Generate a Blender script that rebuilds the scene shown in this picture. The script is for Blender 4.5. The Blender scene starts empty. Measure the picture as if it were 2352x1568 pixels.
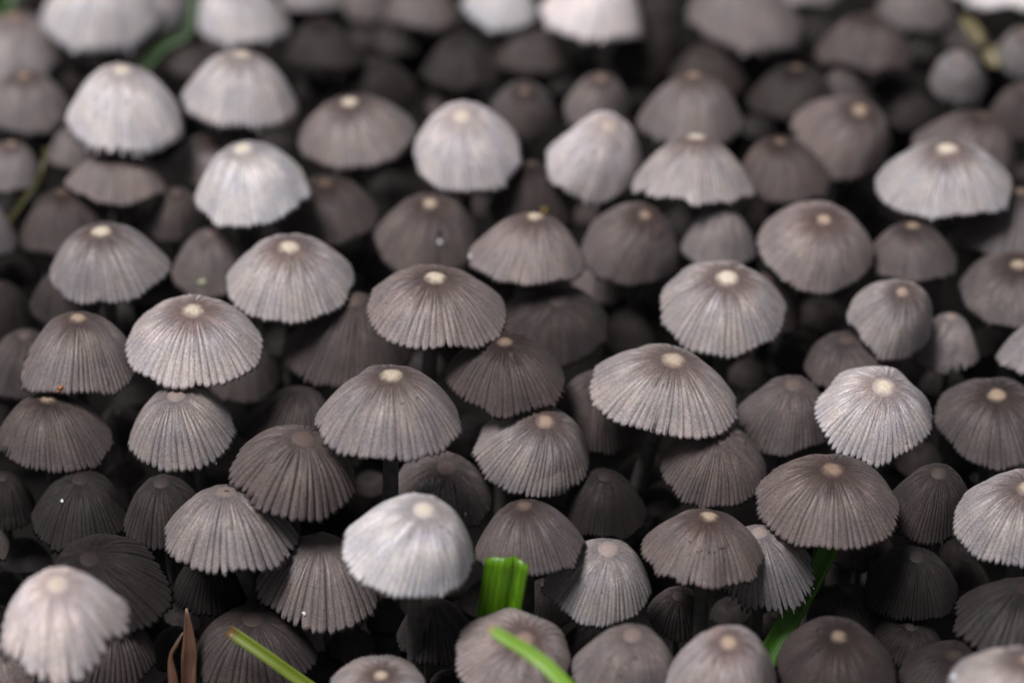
import bpy, math, random
import numpy as np
from mathutils import Vector, Matrix

# ------------------------------------------------------------------ camera
PITCH = math.radians(38.0)
DIST = 0.45                       # metres from lens to the middle of the cluster
HF = math.tan(math.radians(6.0))  # half the horizontal field of view
CAN = 0.030                       # mean height of the mushroom canopy
RIGHT = np.array([1.0, 0, 0])
FWD = np.array([0, math.cos(PITCH), -math.sin(PITCH)])
UP = np.array([0, math.sin(PITCH), math.cos(PITCH)])
CAM = np.array([0, 0, CAN]) - DIST * FWD

scene = bpy.context.scene
C = scene.collection
cam_d = bpy.data.cameras.new("camera")
cam = bpy.data.objects.new("camera", cam_d)
C.objects.link(cam)
cam.location = CAM
cam.rotation_euler = (math.pi / 2 - PITCH, 0, 0)
cam_d.sensor_width = 36
cam_d.lens = 18 / HF
cam_d.clip_start = 0.01
cam_d.clip_end = 50
cam_d.dof.use_dof = True
cam_d.dof.focus_distance = 0.433
cam_d.dof.aperture_fstop = 19.0
scene.camera = cam

# ------------------------------------------------------------------ world and sun (bright overcast)
SUN_EL, SUN_AZ = math.radians(69), math.radians(-125)   # high, a little from the left
world = bpy.data.worlds.new("World")
scene.world = world
world.use_nodes = True
wn = world.node_tree
bg = wn.nodes["Background"]
sky = wn.nodes.new("ShaderNodeTexSky")
sky.sky_type = 'NISHITA'
sky.sun_disc = False
sky.sun_elevation = SUN_EL
sky.sun_rotation = SUN_AZ
sky.air_density = 1.0
sky.dust_density = 4.0
hs = wn.nodes.new("ShaderNodeHueSaturation")
hs.inputs["Saturation"].default_value = 0.35
wn.links.new(sky.outputs[0], hs.inputs["Color"])
wn.links.new(hs.outputs[0], bg.inputs["Color"])
bg.inputs["Strength"].default_value = 0.05
sun_d = bpy.data.lights.new("sun", 'SUN')
sun_d.energy = 5.0
sun_d.angle = math.radians(22)
sun_d.color = (1.0, 0.98, 0.97)
sun = bpy.data.objects.new("sun", sun_d)
C.objects.link(sun)
sd = Vector((math.sin(SUN_AZ) * math.cos(SUN_EL), math.cos(SUN_AZ) * math.cos(SUN_EL), math.sin(SUN_EL)))
sun.rotation_euler = sd.to_track_quat('Z', 'Y').to_euler()
sun.location = (-0.4, -0.3, 0.8)

scene.view_settings.view_transform = 'Standard'
scene.view_settings.look = 'None'
scene.view_settings.exposure = -0.42
scene.view_settings.gamma = 1.0
scene.view_settings.use_curve_mapping = False
scene.render.engine = 'CYCLES'
scene.cycles.use_denoising = True
scene.cycles.max_bounces = 4

# measured outlines of the mushrooms (pixels of a 2352 x 1568 view): left and right rim ends, lowest rim y, centre,
# layer, tone, centre tone, profile, warmth, then distance from the lens in metres and the label; the last, near-black rows are added to darken the gaps
MUSHROOMS = [
 ('a1', 88, 30, 372, 55, 133, 238, -62, 2.2, 0.5, 0.5, 0.88, 0.32, 0.5147, 'broad pale grey mushroom beside soft green grass'),
 ('a2', -65, 130, 150, 140, 205, 38, 40, 1.2, 0.33, 0.3, 0.78, 0.62, 0.5164, 'grey mushroom with pinkish centre tucked behind broad pale mushroom'),
 ('a3', -45, 252, 165, 255, 312, 60, 175, 1.5, 0.192, 0.35, 0.88, 0.62, 0.4945, 'grey mushroom with pinkish centre below another grey pinkish-centred one'),
 ('a4', 335, 20, 438, 35, 78, 395, -40, 1, 0.42, 0.4, 0.88, 0.22, 0.5305, 'small pale bluish mushroom between broad pale mushroom and grass'),
 ('a6', 440, 35, 665, 70, 115, 548, -35, 2.3, 0.477, 0.6, 0.87, 0.32, 0.5163, 'pale whitish mushroom on the other side of green grass blade'),
 ('a7', 375, 150, 530, 165, 185, 480, 100, 1, 0.05, 0.3, 0.78, 0.82, 0.5107, 'brown mushroom wedged under pale whitish mushroom beside grass'),
 ('a8', 650, 135, 842, 143, 162, 738, 44, 1.8, 0.035, 0.25, 0.78, 0.92, 0.5057, 'low brown mushroom with reddish centre beside pale whitish mushroom'),
 ('a9', 876, 50, 1060, 42, 75, 955, -45, 1.6, 0.15, 0.3, 0.78, 0.72, 0.5229, 'taupe mushroom with flat rim beside two whitish mushrooms'),
 ('a10', 640, 0, 795, 5, 35, 705, -70, 0.9, 0.3, 0.3, 0.78, 0.62, 0.5330, 'grey mushroom behind brown mushroom with reddish centre'),
 ('a11', 957, 178, 1150, 188, 203, 1058, 79, 1.7, 0.035, 0.2, 0.55, 0.82, 0.5014, 'dark conical brown mushroom under small bluish white mushroom'),
 ('a12', 1060, 22, 1238, 38, 76, 1152, -52, 2.4, 0.527, 0.6, 0.87, 0.12, 0.5180, 'small bluish white mushroom touching cream white mushroom'),
 ('a13', 1234, 22, 1480, 75, 110, 1388, -66, 2.8, 0.608, 0.6, 0.88, 0.57, 0.5129, 'cream white mushroom raised on a visible pale stem'),
 ('a14', 1395, 140, 1572, 135, 190, 1500, 50, 0.4, 0.035, 0.15, 0.88, 1, 0.5184, 'very dark reddish brown mushroom beside cream white mushroom'),
 ('a15', 1130, 140, 1320, 150, 178, 1215, 62, 0.4, 0.07, 0.1, 0.78, 0.72, 0.5182, 'nearly black mushroom beneath bluish white and cream white mushrooms'),
 ('a16', 1122, 255, 1280, 268, 350, 1205, 212, 1.4, 0.136, 0.25, 0.87, 0.52, 0.4949, 'dark bluish grey round mushroom in gap behind pale upright one'),
 ('a17', 1292, 255, 1447, 250, 310, 1380, 178, 1.4, 0.203, 0.25, 0.87, 0.72, 0.4954, 'small round taupe mushroom behind grey one with brown-ringed centre'),
 ('a18', 1460, 292, 1712, 300, 352, 1592, 175, 2.2, 0.185, 0.35, 0.87, 0.72, 0.4866, 'tall grey mushroom with rusty centre behind cream-centred one'),
 ('a19', 1572, 45, 1850, 75, 127, 1695, -62, 2.2, 0.2, 0.3, 0.87, 0.72, 0.5126, 'large taupe mushroom overhanging dark mushrooms below it'),
 ('a20', 1535, 185, 1718, 195, 240, 1625, 112, 0.8, 0.059, 0.2, 0.87, 0.82, 0.5108, 'dark brown mushroom in shade under large taupe mushroom'),
 ('a21', 1878, 125, 2100, 150, 173, 1995, 35, 2, 0.094, 0.25, 0.88, 0.82, 0.5053, 'brownish mushroom with sloping pale rim above black gap'),
 ('a22', 2015, 25, 2192, 42, 84, 2105, -42, 1.6, 0.181, 0.3, 0.87, 0.42, 0.5248, 'round grey mushroom beside brownish one with sloping rim'),
 ('a23', 2190, -45, 2520, 45, 75, 2395, -150, 2.6, 0.594, 0.6, 0.88, 0.32, 0.5183, 'large white mushroom rim beside yellow leaf fragments'),
 ('a25', 2288, 130, 2425, 135, 188, 2352, 55, 1.4, 0.255, 0.3, 0.87, 0.42, 0.5149, 'grey mushroom touching yellow leaf fragment'),
 ('a26', 2134, 190, 2268, 203, 248, 2198, 100, 1.2, 0.262, 0.2, 1.15, 0.52, 0.5033, 'tall narrow bell-shaped grey mushroom near yellow leaf fragments'),
 ('a27', 2265, 275, 2425, 285, 338, 2345, 205, 0.9, 0.1, 0.2, 0.87, 0.82, 0.4976, 'dark brown mushroom behind broad-shouldered brown one'),
 ('a28', 2090, 320, 2332, 378, 405, 2258, 266, 1.7, 0.125, 0.25, 0.87, 0.82, 0.4873, 'broad-shouldered brown mushroom half hidden by pale striped mushroom'),
 ('a29', 1710, 235, 1922, 228, 286, 1830, 157, 1.4, 0.045, 0.3, 0.87, 0.82, 0.4967, 'brown mushroom with pale streak on its side and reddish centre'),
 ('a30', 1885, 215, 2002, 235, 262, 1935, 150, 0.6, 0.13, 0.15, 0.88, 0.62, 0.5042, 'small dark mushroom between two streaked brown mushrooms'),
 ('a31', 1815, 296, 2047, 345, 413, 1972, 257, 2, 0.173, 0.45, 0.87, 0.92, 0.4867, 'leaning reddish taupe mushroom with pinkish centre and torn rim'),
 ('a32', 1692, 392, 1916, 415, 465, 1787, 326, 2.3, 0.107, 0.3, 0.88, 1, 0.4796, 'brown mushroom with one white shiny streak beside cream-centred one'),
 ('a33', 1447, 420, 1737, 438, 456, 1599, 314, 3.2, 0.3, 0.85, 0.6, 0.72, 0.4713, 'pale mushroom with cream centre and flat wavy rim on stem'),
 ('a34', 1253, 360, 1478, 385, 468, 1400, 294, 2.6, 0.555, 0.5, 0.87, 0.52, 0.4780, 'grey mushroom with brown-ringed pink centre touching cream-centred one'),
 ('a35', 945, 362, 1199, 338, 450, 1061, 270, 3.1, 0.569, 0.75, 0.87, 0.42, 0.4765, 'upright pale grey mushroom with split rim and puckered top'),
 ('a36', 684, 335, 963, 305, 397, 802, 236, 2.6, 0.21, 0.75, 0.8, 0.82, 0.4821, 'taupe mushroom with cream centre and white radiating streaks'),
 ('a37', 412, 225, 686, 257, 306, 558, 127, 3, 0.405, 0.75, 0.87, 0.47, 0.4836, 'pale grey mushroom with cream centre above white pleated one'),
 ('a38', 152, 272, 426, 300, 364, 286, 164, 3.2, 0.545, 0.85, 0.87, 0.37, 0.4794, 'pale dotted mushroom with yellowish cream centre'),
 ('a39', 108, 355, 230, 372, 398, 172, 282, 1, 0.185, 0.2, 0.87, 0.52, 0.4919, 'small grey mushroom peeping out beside pale dotted mushroom'),
 ('a40', 157, 422, 385, 432, 470, 275, 350, 1.8, 0.171, 0.3, 0.88, 0.92, 0.4786, 'pinkish taupe mushroom directly beneath pale dotted mushroom'),
 ('a41', -55, 400, 102, 405, 448, 31, 332, 1.4, 0.232, 0.4, 0.87, 0.62, 0.4865, 'grey mushroom with pinkish centre beside thin olive stalk'),
 ('a43', 390, 372, 575, 385, 438, 482, 325, 1.7, 0.2, 0.25, 0.88, 0.72, 0.4856, 'brown mushroom squeezed between pale grey one and white pleated one'),
 ('a44', 443, 462, 717, 428, 525, 561, 342, 3.4, 0.503, 0.9, 0.78, 0.22, 0.4688, 'white pleated mushroom with cream centre'),
 ('a45', 335, 500, 475, 520, 560, 412, 432, 1.5, 0.108, 0.2, 0.88, 0.72, 0.4806, 'dark brown mushroom in shade beside white pleated mushroom'),
 ('a46', 42, 545, 260, 532, 592, 147, 441, 1.6, 0.088, 0.25, 0.88, 0.82, 0.4795, 'reddish brown mushroom under pinkish taupe mushroom'),
 ('a47', -130, 555, 38, 550, 610, -42, 468, 1.6, 0.31, 0.3, 0.88, 0.52, 0.4764, 'grey mushroom beside reddish brown one at cluster side'),
 ('a48', 628, 500, 874, 495, 568, 750, 420, 1.9, 0.086, 0.25, 0.88, 0.82, 0.4773, 'dark brown mushroom below taupe one with white radiating streaks'),
 ('a49', 860, 552, 1098, 555, 640, 990, 469, 2, 0.15, 0.5, 0.87, 0.82, 0.4734, 'dark taupe mushroom with one small round hole'),
 ('a50', 1118, 485, 1320, 495, 540, 1222, 376, 1.7, 0.055, 0.25, 0.78, 0.82, 0.4802, 'dark mushroom behind pinkish taupe one carrying a crumb'),
 ('a51', 1075, 588, 1345, 605, 660, 1230, 497, 3.2, 0.216, 0.65, 0.65, 1, 0.4620, 'pinkish taupe mushroom carrying a yellow crumb on its centre'),
 ('a52', 1332, 565, 1560, 590, 668, 1482, 496, 2.2, 0.16, 0.35, 0.87, 0.72, 0.4705, 'dark grey-brown mushroom next to crumb-carrying pinkish one'),
 ('a53', 1563, 570, 1740, 578, 625, 1655, 478, 2.2, 0.232, 0.2, 0.87, 0.62, 0.4707, 'plain grey mushroom shaded by flat wavy rim of cream-centred one'),
 ('a54', 1734, 550, 2005, 590, 674, 1890, 506, 3.1, 0.23, 0.5, 0.87, 1, 0.4642, 'broad pinkish brown mushroom leaning over, long slanting stem below'),
 ('a55', 1987, 598, 2204, 606, 655, 2092, 518, 2.4, 0.117, 0.4, 0.83, 0.72, 0.4677, 'grey-brown mushroom under large pale striped mushroom'),
 ('a56', 2012, 428, 2326, 415, 511, 2171, 343, 3.2, 0.356, 0.85, 0.7, 0.42, 0.4717, 'large pale striped mushroom with cream centre and chipped top'),
 ('a57', 2180, 535, 2470, 530, 592, 2345, 440, 1.9, 0.127, 0.3, 0.88, 0.42, 0.4753, 'broad dull grey mushroom behind smooth rounded grey one'),
 ('a58', 2198, 664, 2475, 672, 755, 2335, 608, 2.2, 0.12, 0.5, 0.87, 0.52, 0.4656, 'smooth rounded grey mushroom with yellowish centre'),
 ('a59', 1510, 705, 1809, 725, 822, 1668, 638, 3.4, 0.321, 0.95, 0.87, 0.62, 0.4542, 'large pale taupe mushroom with small bright white centre'),
 ('a60', 1680, 700, 1843, 728, 778, 1765, 620, 1.6, 0.11, 0.15, 0.87, 0.92, 0.4676, 'dark brown mushroom behind bright-centred pale taupe one'),
 ('a61', 835, 700, 1165, 733, 811, 1001, 637, 3.7, 0.205, 0.75, 0.75, 0.97, 0.4456, 'large reddish brown mushroom with tan centre and white streaks'),
 ('a62', 520, 645, 815, 652, 746, 667, 568, 3.6, 0.354, 0.75, 0.87, 0.62, 0.4551, 'silvery taupe mushroom with cream centre, speck beside it'),
 ('a63', 111, 630, 391, 610, 702, 236, 532, 3.4, 0.24, 0.75, 0.87, 0.52, 0.4593, 'grey mushroom with cream centre and finely striped bluish rim'),
 ('a64', 397, 622, 590, 640, 692, 488, 535, 1.6, 0.16, 0.2, 0.87, 0.62, 0.4721, 'dull round mushroom bearing a pale green speck'),
 ('a65', 280, 785, 610, 800, 891, 447, 712, 3.5, 0.369, 0.75, 0.87, 0.72, 0.4444, 'large silvery mushroom with round cream centre and finely cut rim'),
 ('a66', 36, 840, 322, 845, 913, 186, 729, 3.3, 0.175, 0.45, 0.88, 0.72, 0.4465, 'brownish grey mushroom carrying a tiny orange mite on its rim'),
 ('a67', 70, 705, 235, 705, 755, 145, 625, 1.6, 0.064, 0.2, 0.87, 0.52, 0.4680, 'dark grey mushroom shaded by grey one with striped bluish rim'),
 ('a68', -95, 735, 78, 742, 795, 0, 655, 0.7, 0.051, 0.2, 0.87, 0.52, 0.4728, 'dark mushroom at cluster side above a grey narrow one'),
 ('a69', -45, 862, 140, 858, 922, 68, 762, 1.3, 0.098, 0.2, 0.88, 0.52, 0.4620, 'grey narrow mushroom behind mite-carrying mushroom'),
 ('a70', 653, 805, 944, 812, 898, 822, 683, 2.4, 0.087, 0.2, 0.48, 0.72, 0.4579, 'dark conical mushroom with tiny brown tip'),
 ('a71', 1155, 730, 1397, 762, 843, 1280, 685, 2, 0.076, 0.15, 0.87, 0.62, 0.4629, 'dark mushroom with smeared damp patch behind reddish brown one'),
 ('a72', 1310, 650, 1446, 668, 703, 1380, 590, 0.5, 0.16, 0.15, 0.87, 0.72, 0.4787, 'small dim mushroom in gap between two dark-topped ones'),
 ('a73', 1020, 862, 1307, 870, 952, 1160, 784, 3.4, 0.083, 0.35, 0.83, 0.92, 0.4454, 'dark brown mushroom with rusty centre and one lighter flank'),
 ('a74', 725, 968, 1066, 978, 1064, 902, 860, 3.7, 0.219, 0.65, 0.88, 0.72, 0.4276, 'large finely ribbed taupe mushroom with big tan centre'),
 ('a75', 1358, 878, 1690, 935, 1010, 1547, 825, 3.5, 0.285, 0.6, 0.87, 0.82, 0.4434, 'large smooth taupe mushroom with blurry tan centre, leaning'),
 ('a76', 1088, 1025, 1356, 1062, 1143, 1255, 965, 3.3, 0.232, 0.4, 0.87, 0.67, 0.4445, 'ribbed grey-brown mushroom with rusty centre and dark halo'),
 ('a77', 1275, 930, 1478, 985, 1046, 1375, 872, 2, 0.11, 0.15, 0.88, 0.62, 0.4519, 'dark ribbed mushroom in shade under large leaning smooth taupe one'),
 ('a78', 296, 1012, 548, 990, 1085, 410, 905, 3.1, 0.275, 0.2, 0.87, 0.72, 0.4426, 'deeply fluted taupe mushroom with no bright centre'),
 ('a79', -8, 1012, 260, 1018, 1083, 116, 913, 3, 0.103, 0.45, 0.87, 0.72, 0.4446, 'brown-grey mushroom tucked under mite-carrying mushroom'),
 ('a80', 540, 985, 780, 985, 1020, 688, 890, 1.9, 0.054, 0.1, 0.88, 0.82, 0.4512, 'dark mushroom with gauzy streaks behind finely ribbed taupe one'),
 ('a81', 475, 870, 648, 870, 928, 560, 800, 0.6, 0.1, 0.1, 0.88, 0.62, 0.4665, 'very dark mushroom in shade under large silvery mushroom'),
 ('a82', 530, 1070, 818, 1128, 1197, 700, 1003, 3.3, 0.125, 0.15, 0.87, 0.87, 0.4287, 'leaning brown fluted mushroom with plain dark centre'),
 ('a83', 895, 1125, 1130, 1150, 1228, 1027, 1070, 1.9, 0.168, 0.1, 0.87, 0.72, 0.4441, 'near-black mushroom with a cobweb tuft and cream flake'),
 ('a84', 783, 1242, 1087, 1292, 1377, 980, 1165, 5, 0.548, 0.95, 0.78, 0.22, 0.4160, 'large white mushroom with bright cream centre above cut grass blade'),
 ('a85', 1087, 1272, 1343, 1250, 1326, 1203, 1157, 3.1, 0.121, 0.25, 0.78, 0.67, 0.4261, 'grey-brown mushroom standing behind the cut green grass blade'),
 ('a86', 1251, 1345, 1495, 1352, 1437, 1397, 1254, 3, 0.308, 0.2, 0.87, 0.52, 0.4294, 'dusty grey bell-shaped mushroom beside cut green grass blade'),
 ('a87', 1290, 1168, 1484, 1185, 1240, 1388, 1088, 1.4, 0.035, 0.05, 0.87, 0.62, 0.4461, 'black shaded mushroom behind dusty grey bell-shaped one'),
 ('a88', 1472, 1260, 1755, 1290, 1344, 1627, 1183, 3.3, 0.136, 0.5, 0.87, 0.92, 0.4272, 'pinkish taupe mushroom with a row of tiny holes'),
 ('a89', 1518, 1082, 1760, 1075, 1172, 1650, 1000, 2.3, 0.141, 0.15, 0.87, 0.82, 0.4441, 'dull brown mushroom below large leaning smooth taupe one'),
 ('a90', 1733, 1150, 2072, 1170, 1262, 1909, 1075, 3.5, 0.142, 0.35, 0.87, 0.97, 0.4313, 'large warm taupe mushroom with faint tan centre above dark blade'),
 ('a91', 1650, 1325, 1870, 1318, 1399, 1735, 1190, 2.3, 0.273, 0.2, 0.87, 0.52, 0.4324, 'fluted grey mushroom beneath hole-marked mushroom beside dark blade'),
 ('a92', 1692, 955, 1915, 985, 1048, 1820, 880, 2.1, 0.134, 0.2, 0.87, 0.62, 0.4506, 'dark grey mushroom shaded by pale cream-centred scalloped one'),
 ('a93', 1846, 840, 2080, 850, 908, 1940, 778, 2.1, 0.088, 0.2, 0.87, 0.72, 0.4570, 'dull mushroom resting behind pale cream-centred scalloped one'),
 ('a94', 1870, 945, 2144, 965, 1064, 2025, 886, 3.4, 0.448, 0.85, 0.87, 0.52, 0.4420, 'pale scalloped mushroom with cream centre above warm taupe one'),
 ('a95', 1941, 728, 2147, 745, 822, 2068, 671, 3, 0.298, 0.35, 0.87, 0.62, 0.4560, 'round striped grey mushroom leaning over a smaller bell-shaped one'),
 ('a96', 2040, 670, 2166, 680, 714, 2105, 620, 0.6, 0.17, 0.15, 0.87, 0.72, 0.4771, 'small dim mushroom peeping from under grey-brown one'),
 ('a97', 2090, 812, 2248, 812, 858, 2180, 720, 1.7, 0.254, 0.2, 0.87, 0.72, 0.4616, 'small bell-shaped mushroom beside round striped grey one'),
 ('a98', 2284, 828, 2490, 822, 870, 2400, 735, 2.4, 0.236, 0.4, 0.78, 0.52, 0.4558, 'pale mushroom showing only its notched rim'),
 ('a99', 2146, 965, 2432, 985, 1077, 2282, 905, 2.2, 0.111, 0.45, 0.87, 0.52, 0.4496, 'dark grey mushroom with rusty centre beside pale scalloped one'),
 ('a100', 2030, 1172, 2236, 1175, 1250, 2150, 1070, 1.8, 0.062, 0.2, 0.87, 0.52, 0.4376, 'dim dark mushroom behind warm taupe one and dark grey one'),
 ('a101', 2190, 1200, 2500, 1210, 1318, 2348, 1118, 3.4, 0.3, 0.6, 0.87, 0.52, 0.4299, 'pale glittering mushroom with broad ribbed flank'),
 ('a102', 1986, 1340, 2202, 1355, 1433, 2098, 1272, 1.4, 0.041, 0.05, 0.87, 0.32, 0.4381, 'black bluish mushroom deep in shade under pale glittering one'),
 ('a103', 1890, 1258, 2056, 1255, 1310, 1972, 1180, 0.8, 0.08, 0.1, 0.87, 0.72, 0.4456, 'dim mushroom shaded by large warm taupe mushroom'),
 ('a104', 2182, 1425, 2500, 1435, 1510, 2352, 1345, 2.6, 0.035, 0.15, 0.87, 0.62, 0.4251, 'dark ribbed mushroom below pale glittering one'),
 ('a105', 2185, 1572, 2520, 1580, 1650, 2360, 1510, 5.2, 0.295, 0.4, 0.87, 0.72, 0.4012, 'pale pinkish mushroom with white droplet at its edge'),
 ('a106', 2060, 1550, 2320, 1560, 1630, 2190, 1500, 2.2, 0.035, 0.2, 0.87, 0.92, 0.4222, 'dark brown mushroom behind pale pinkish droplet-edged one'),
 ('a107', 2004, 1465, 2165, 1475, 1535, 2090, 1432, 1, 0.04, 0.1, 0.87, 0.72, 0.4379, 'small dim brown mushroom behind dark-spotted brown one'),
 ('a108', 1778, 1530, 2062, 1540, 1635, 1921, 1455, 3, 0.063, 0.35, 0.87, 0.92, 0.4177, 'rounded brown mushroom with a black spot beside its ringed centre'),
 ('a109', 1535, 1572, 1792, 1578, 1675, 1668, 1441, 3.4, 0.376, 0.45, 1.15, 0.82, 0.4133, 'tall smooth pale pinkish mushroom with tan centre'),
 ('a110', 1314, 1555, 1555, 1550, 1640, 1453, 1449, 3, 0.19, 0.2, 0.87, 0.72, 0.4169, 'dusty mushroom with scattered dark holes and no bright centre'),
 ('a111', 1042, 1500, 1312, 1528, 1625, 1208, 1463, 3.2, 0.243, 0.25, 0.87, 1, 0.4173, 'warm pinkish mushroom crossed by a lime grass blade'),
 ('a112', 755, 1580, 980, 1582, 1655, 877, 1548, 2.8, 0.244, 0.55, 0.87, 0.82, 0.4170, 'small taupe mushroom with pinkish tan centre between two blades'),
 ('a113', 912, 1470, 1100, 1480, 1525, 1000, 1378, 1.6, 0.065, 0.1, 0.87, 0.52, 0.4298, 'black ribbed mushroom beneath large white mushroom'),
 ('a114', 1190, 1395, 1320, 1405, 1445, 1252, 1325, 0.5, 0.07, 0.05, 0.87, 0.72, 0.4408, 'black mushroom in shade between cut blade and dusty grey mushroom'),
 ('a115', 1484, 1410, 1625, 1415, 1482, 1556, 1345, 0.9, 0.113, 0.05, 0.87, 0.62, 0.4375, 'small black ribbed mushroom between dusty grey and hole-marked ones'),
 ('a116', 822, 1340, 938, 1340, 1370, 880, 1290, 1, 0.14, 0.1, 0.88, 0.62, 0.4402, 'small dim mushroom sliver between fluted brown and large white ones'),
 ('a117', 587, 1352, 872, 1368, 1446, 742, 1237, 3.2, 0.179, 0.15, 0.78, 0.72, 0.4325, 'deeply fluted brownish mushroom overlapped by large white mushroom'),
 ('a118', 375, 1242, 681, 1242, 1319, 523, 1124, 3.25, 0.219, 0.1, 0.72, 0.67, 0.4295, 'evenly fluted pale taupe mushroom with small dark dimple on top'),
 ('a119', 282, 1200, 480, 1200, 1268, 376, 1085, 2.2, 0.058, 0.1, 0.87, 0.52, 0.4385, 'dark fluted mushroom behind dimpled pale taupe one'),
 ('a120', 68, 1185, 305, 1190, 1262, 192, 1095, 2.2, 0.041, 0.15, 0.87, 0.52, 0.4428, 'near-black mushroom with bluish rim and white speck'),
 ('a121', -70, 1170, 84, 1168, 1220, 15, 1082, 1.2, 0.039, 0.1, 0.87, 0.52, 0.4470, 'black mushroom next to bluish-rimmed near-black one'),
 ('a122', -150, 1262, 22, 1258, 1308, -60, 1190, 1.5, 0.13, 0.1, 0.87, 0.52, 0.4405, 'dark mushroom sliver showing only its scalloped rim'),
 ('a123', 108, 1325, 397, 1372, 1458, 205, 1278, 2.2, 0.035, 0.05, 0.87, 0.72, 0.4278, 'black glossy fluted mushroom behind pale pinkish one'),
 ('a124', 3, 1440, 294, 1438, 1553, 144, 1333, 5, 0.635, 0.7, 0.78, 0.72, 0.4084, 'pale pinkish white mushroom with ragged scalloped rim and yellowish centre'),
 ('a125', 120, 1510, 360, 1512, 1592, 265, 1420, 2.1, 0.079, 0.1, 0.87, 0.62, 0.4286, 'dark ribbed mushroom peeping from under ragged pinkish white one'),
 ('a126', 397, 1345, 588, 1342, 1412, 490, 1275, 1.3, 0.035, 0.05, 0.87, 0.52, 0.4380, 'black mushroom beneath dimpled pale taupe mushroom'),
 ('a127', 443, 1500, 727, 1512, 1600, 584, 1415, 2.4, 0.07, 0.15, 0.87, 0.72, 0.4328, 'dark shiny mushroom crossed by a green grass blade'),
 ('a128', 345, 1495, 465, 1500, 1562, 408, 1410, 0.5, 0.06, 0.05, 0.87, 0.62, 0.4362, 'black mushroom in shade behind dry brown leaf'),
 ('a129', -110, 1545, 85, 1555, 1612, -5, 1480, 2, 0.198, 0.2, 0.87, 0.92, 0.4238, 'taupe mushroom behind ragged pinkish white one'),
 ('a131', 1385, 775, 1505, 780, 815, 1442, 705, 0.3, 0.05, 0.05, 0.87, 0.72, 0.4737, 'black mushroom in gap behind large leaning smooth taupe one'),
 ('a132', 228, 975, 330, 985, 1045, 280, 905, 0.5, 0.06, 0.05, 0.87, 0.52, 0.4615, 'black narrow mushroom in gap beside fluted taupe one'),
 ('a133', 772, 205, 957, 212, 265, 858, 142, 0.6, 0.035, 0.1, 0.87, 0.82, 0.5076, 'dark brown mushroom behind taupe one with white radiating streaks'),
 ('a134', 975, 245, 1095, 245, 275, 1040, 195, 0.5, 0.11, 0.1, 0.87, 0.82, 0.5029, 'small dark mushroom hidden behind upright pale grey one'),
 ('a140', 225, 730, 310, 735, 790, 265, 680, 0.5, 0.11, 0.1, 0.87, 0.52, 0.4746, 'small dark mushroom between striped-rim grey one and silvery one'),
 ('a141', 1855, 1415, 2035, 1425, 1478, 1945, 1350, 0.4, 0.05, 0.05, 0.87, 0.42, 0.4408, 'black mushroom in shade beside dark green blade'),
 ('a143', 1778, -10, 1935, -8, 22, 1855, -75, 1, 0.24, 0.3, 0.88, 0.62, 0.5363, "grey mushroom rim beside large taupe mushroom's far flank"),
 ('a146', 768, 22, 905, 25, 52, 835, -40, 0.8, 0.15, 0.2, 0.88, 0.72, 0.5351, 'dim brown mushroom beside taupe mushroom with flat rim'),
 ('f0', 2163.96, 92.6585, 2296.04, 108.361, 136.815, 2232.82, 56.6425, -1, 0.0558336, 0.05, 0.812794, 0.719309, 0.5172, 'small near-black mushroom added to darken a gap between larger caps'),
 ('f1', 2024.47, 269.871, 2147.53, 264.893, 305.38, 2084.39, 217.48, -1, 0.0483818, 0.05, 0.740609, 0.454165, 0.5068, 'small near-black mushroom added to darken a gap between larger caps'),
 ('f2', 1057.58, 1387.54, 1182.42, 1367.67, 1414.36, 1118.04, 1334.21, -1, 0.0530284, 0.05, 0.729391, 0.723312, 0.4465, 'small near-black mushroom added to darken a gap between larger caps'),
 ('f3', 752.846, 1487.54, 863.154, 1480.04, 1517.81, 808.337, 1446.68, -1, 0.0609608, 0.05, 0.838108, 0.508578, 0.4415, 'small near-black mushroom added to darken a gap between larger caps'),
 ('f4', -4.49447, 1274.4, 120.494, 1288.84, 1313.52, 57.7835, 1241.15, -1, 0.0539736, 0.05, 0.902811, 0.499582, 0.4511, 'small near-black mushroom added to darken a gap between larger caps'),
 ('f5', 848.408, 432.611, 947.592, 444.185, 463.525, 900.81, 398.831, -1, 0.0544406, 0.05, 0.784944, 0.421842, 0.4964, 'small near-black mushroom added to darken a gap between larger caps'),
 ('f6', 1830.41, 718.831, 1945.59, 737.963, 763.989, 1888.64, 691.129, -1, 0.0381655, 0.05, 0.891317, 0.783604, 0.4798, 'small near-black mushroom added to darken a gap between larger caps'),
 ('f7', 1935.06, 462.665, 2020.94, 470.807, 489.686, 1978.96, 440.183, -1, 0.0576216, 0.05, 0.767026, 0.437197, 0.4948, 'small near-black mushroom added to darken a gap between larger caps'),
 ('f8', 1421.39, 1084.67, 1538.61, 1080.63, 1112.34, 1482.12, 1045.5, -1, 0.0639211, 0.05, 0.839562, 0.880438, 0.4611, 'small near-black mushroom added to darken a gap between larger caps'),
 ('f9', 1669.27, 862.27, 1770.73, 867.096, 895.639, 1718.61, 830.772, -1, 0.0524829, 0.05, 0.805322, 0.746334, 0.4724, 'small near-black mushroom added to darken a gap between larger caps'),
 ('f10', 1733.39, 1441.08, 1826.61, 1450.22, 1474.48, 1777.85, 1408.12, -1, 0.0482877, 0.05, 0.862837, 0.794013, 0.4432, 'small near-black mushroom added to darken a gap between larger caps'),
 ('f11', 806.138, 1116.72, 893.862, 1113.21, 1139.1, 851.748, 1087.57, -1, 0.0573154, 0.05, 0.899102, 0.497203, 0.4594, 'small near-black mushroom added to darken a gap between larger caps'),
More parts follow.
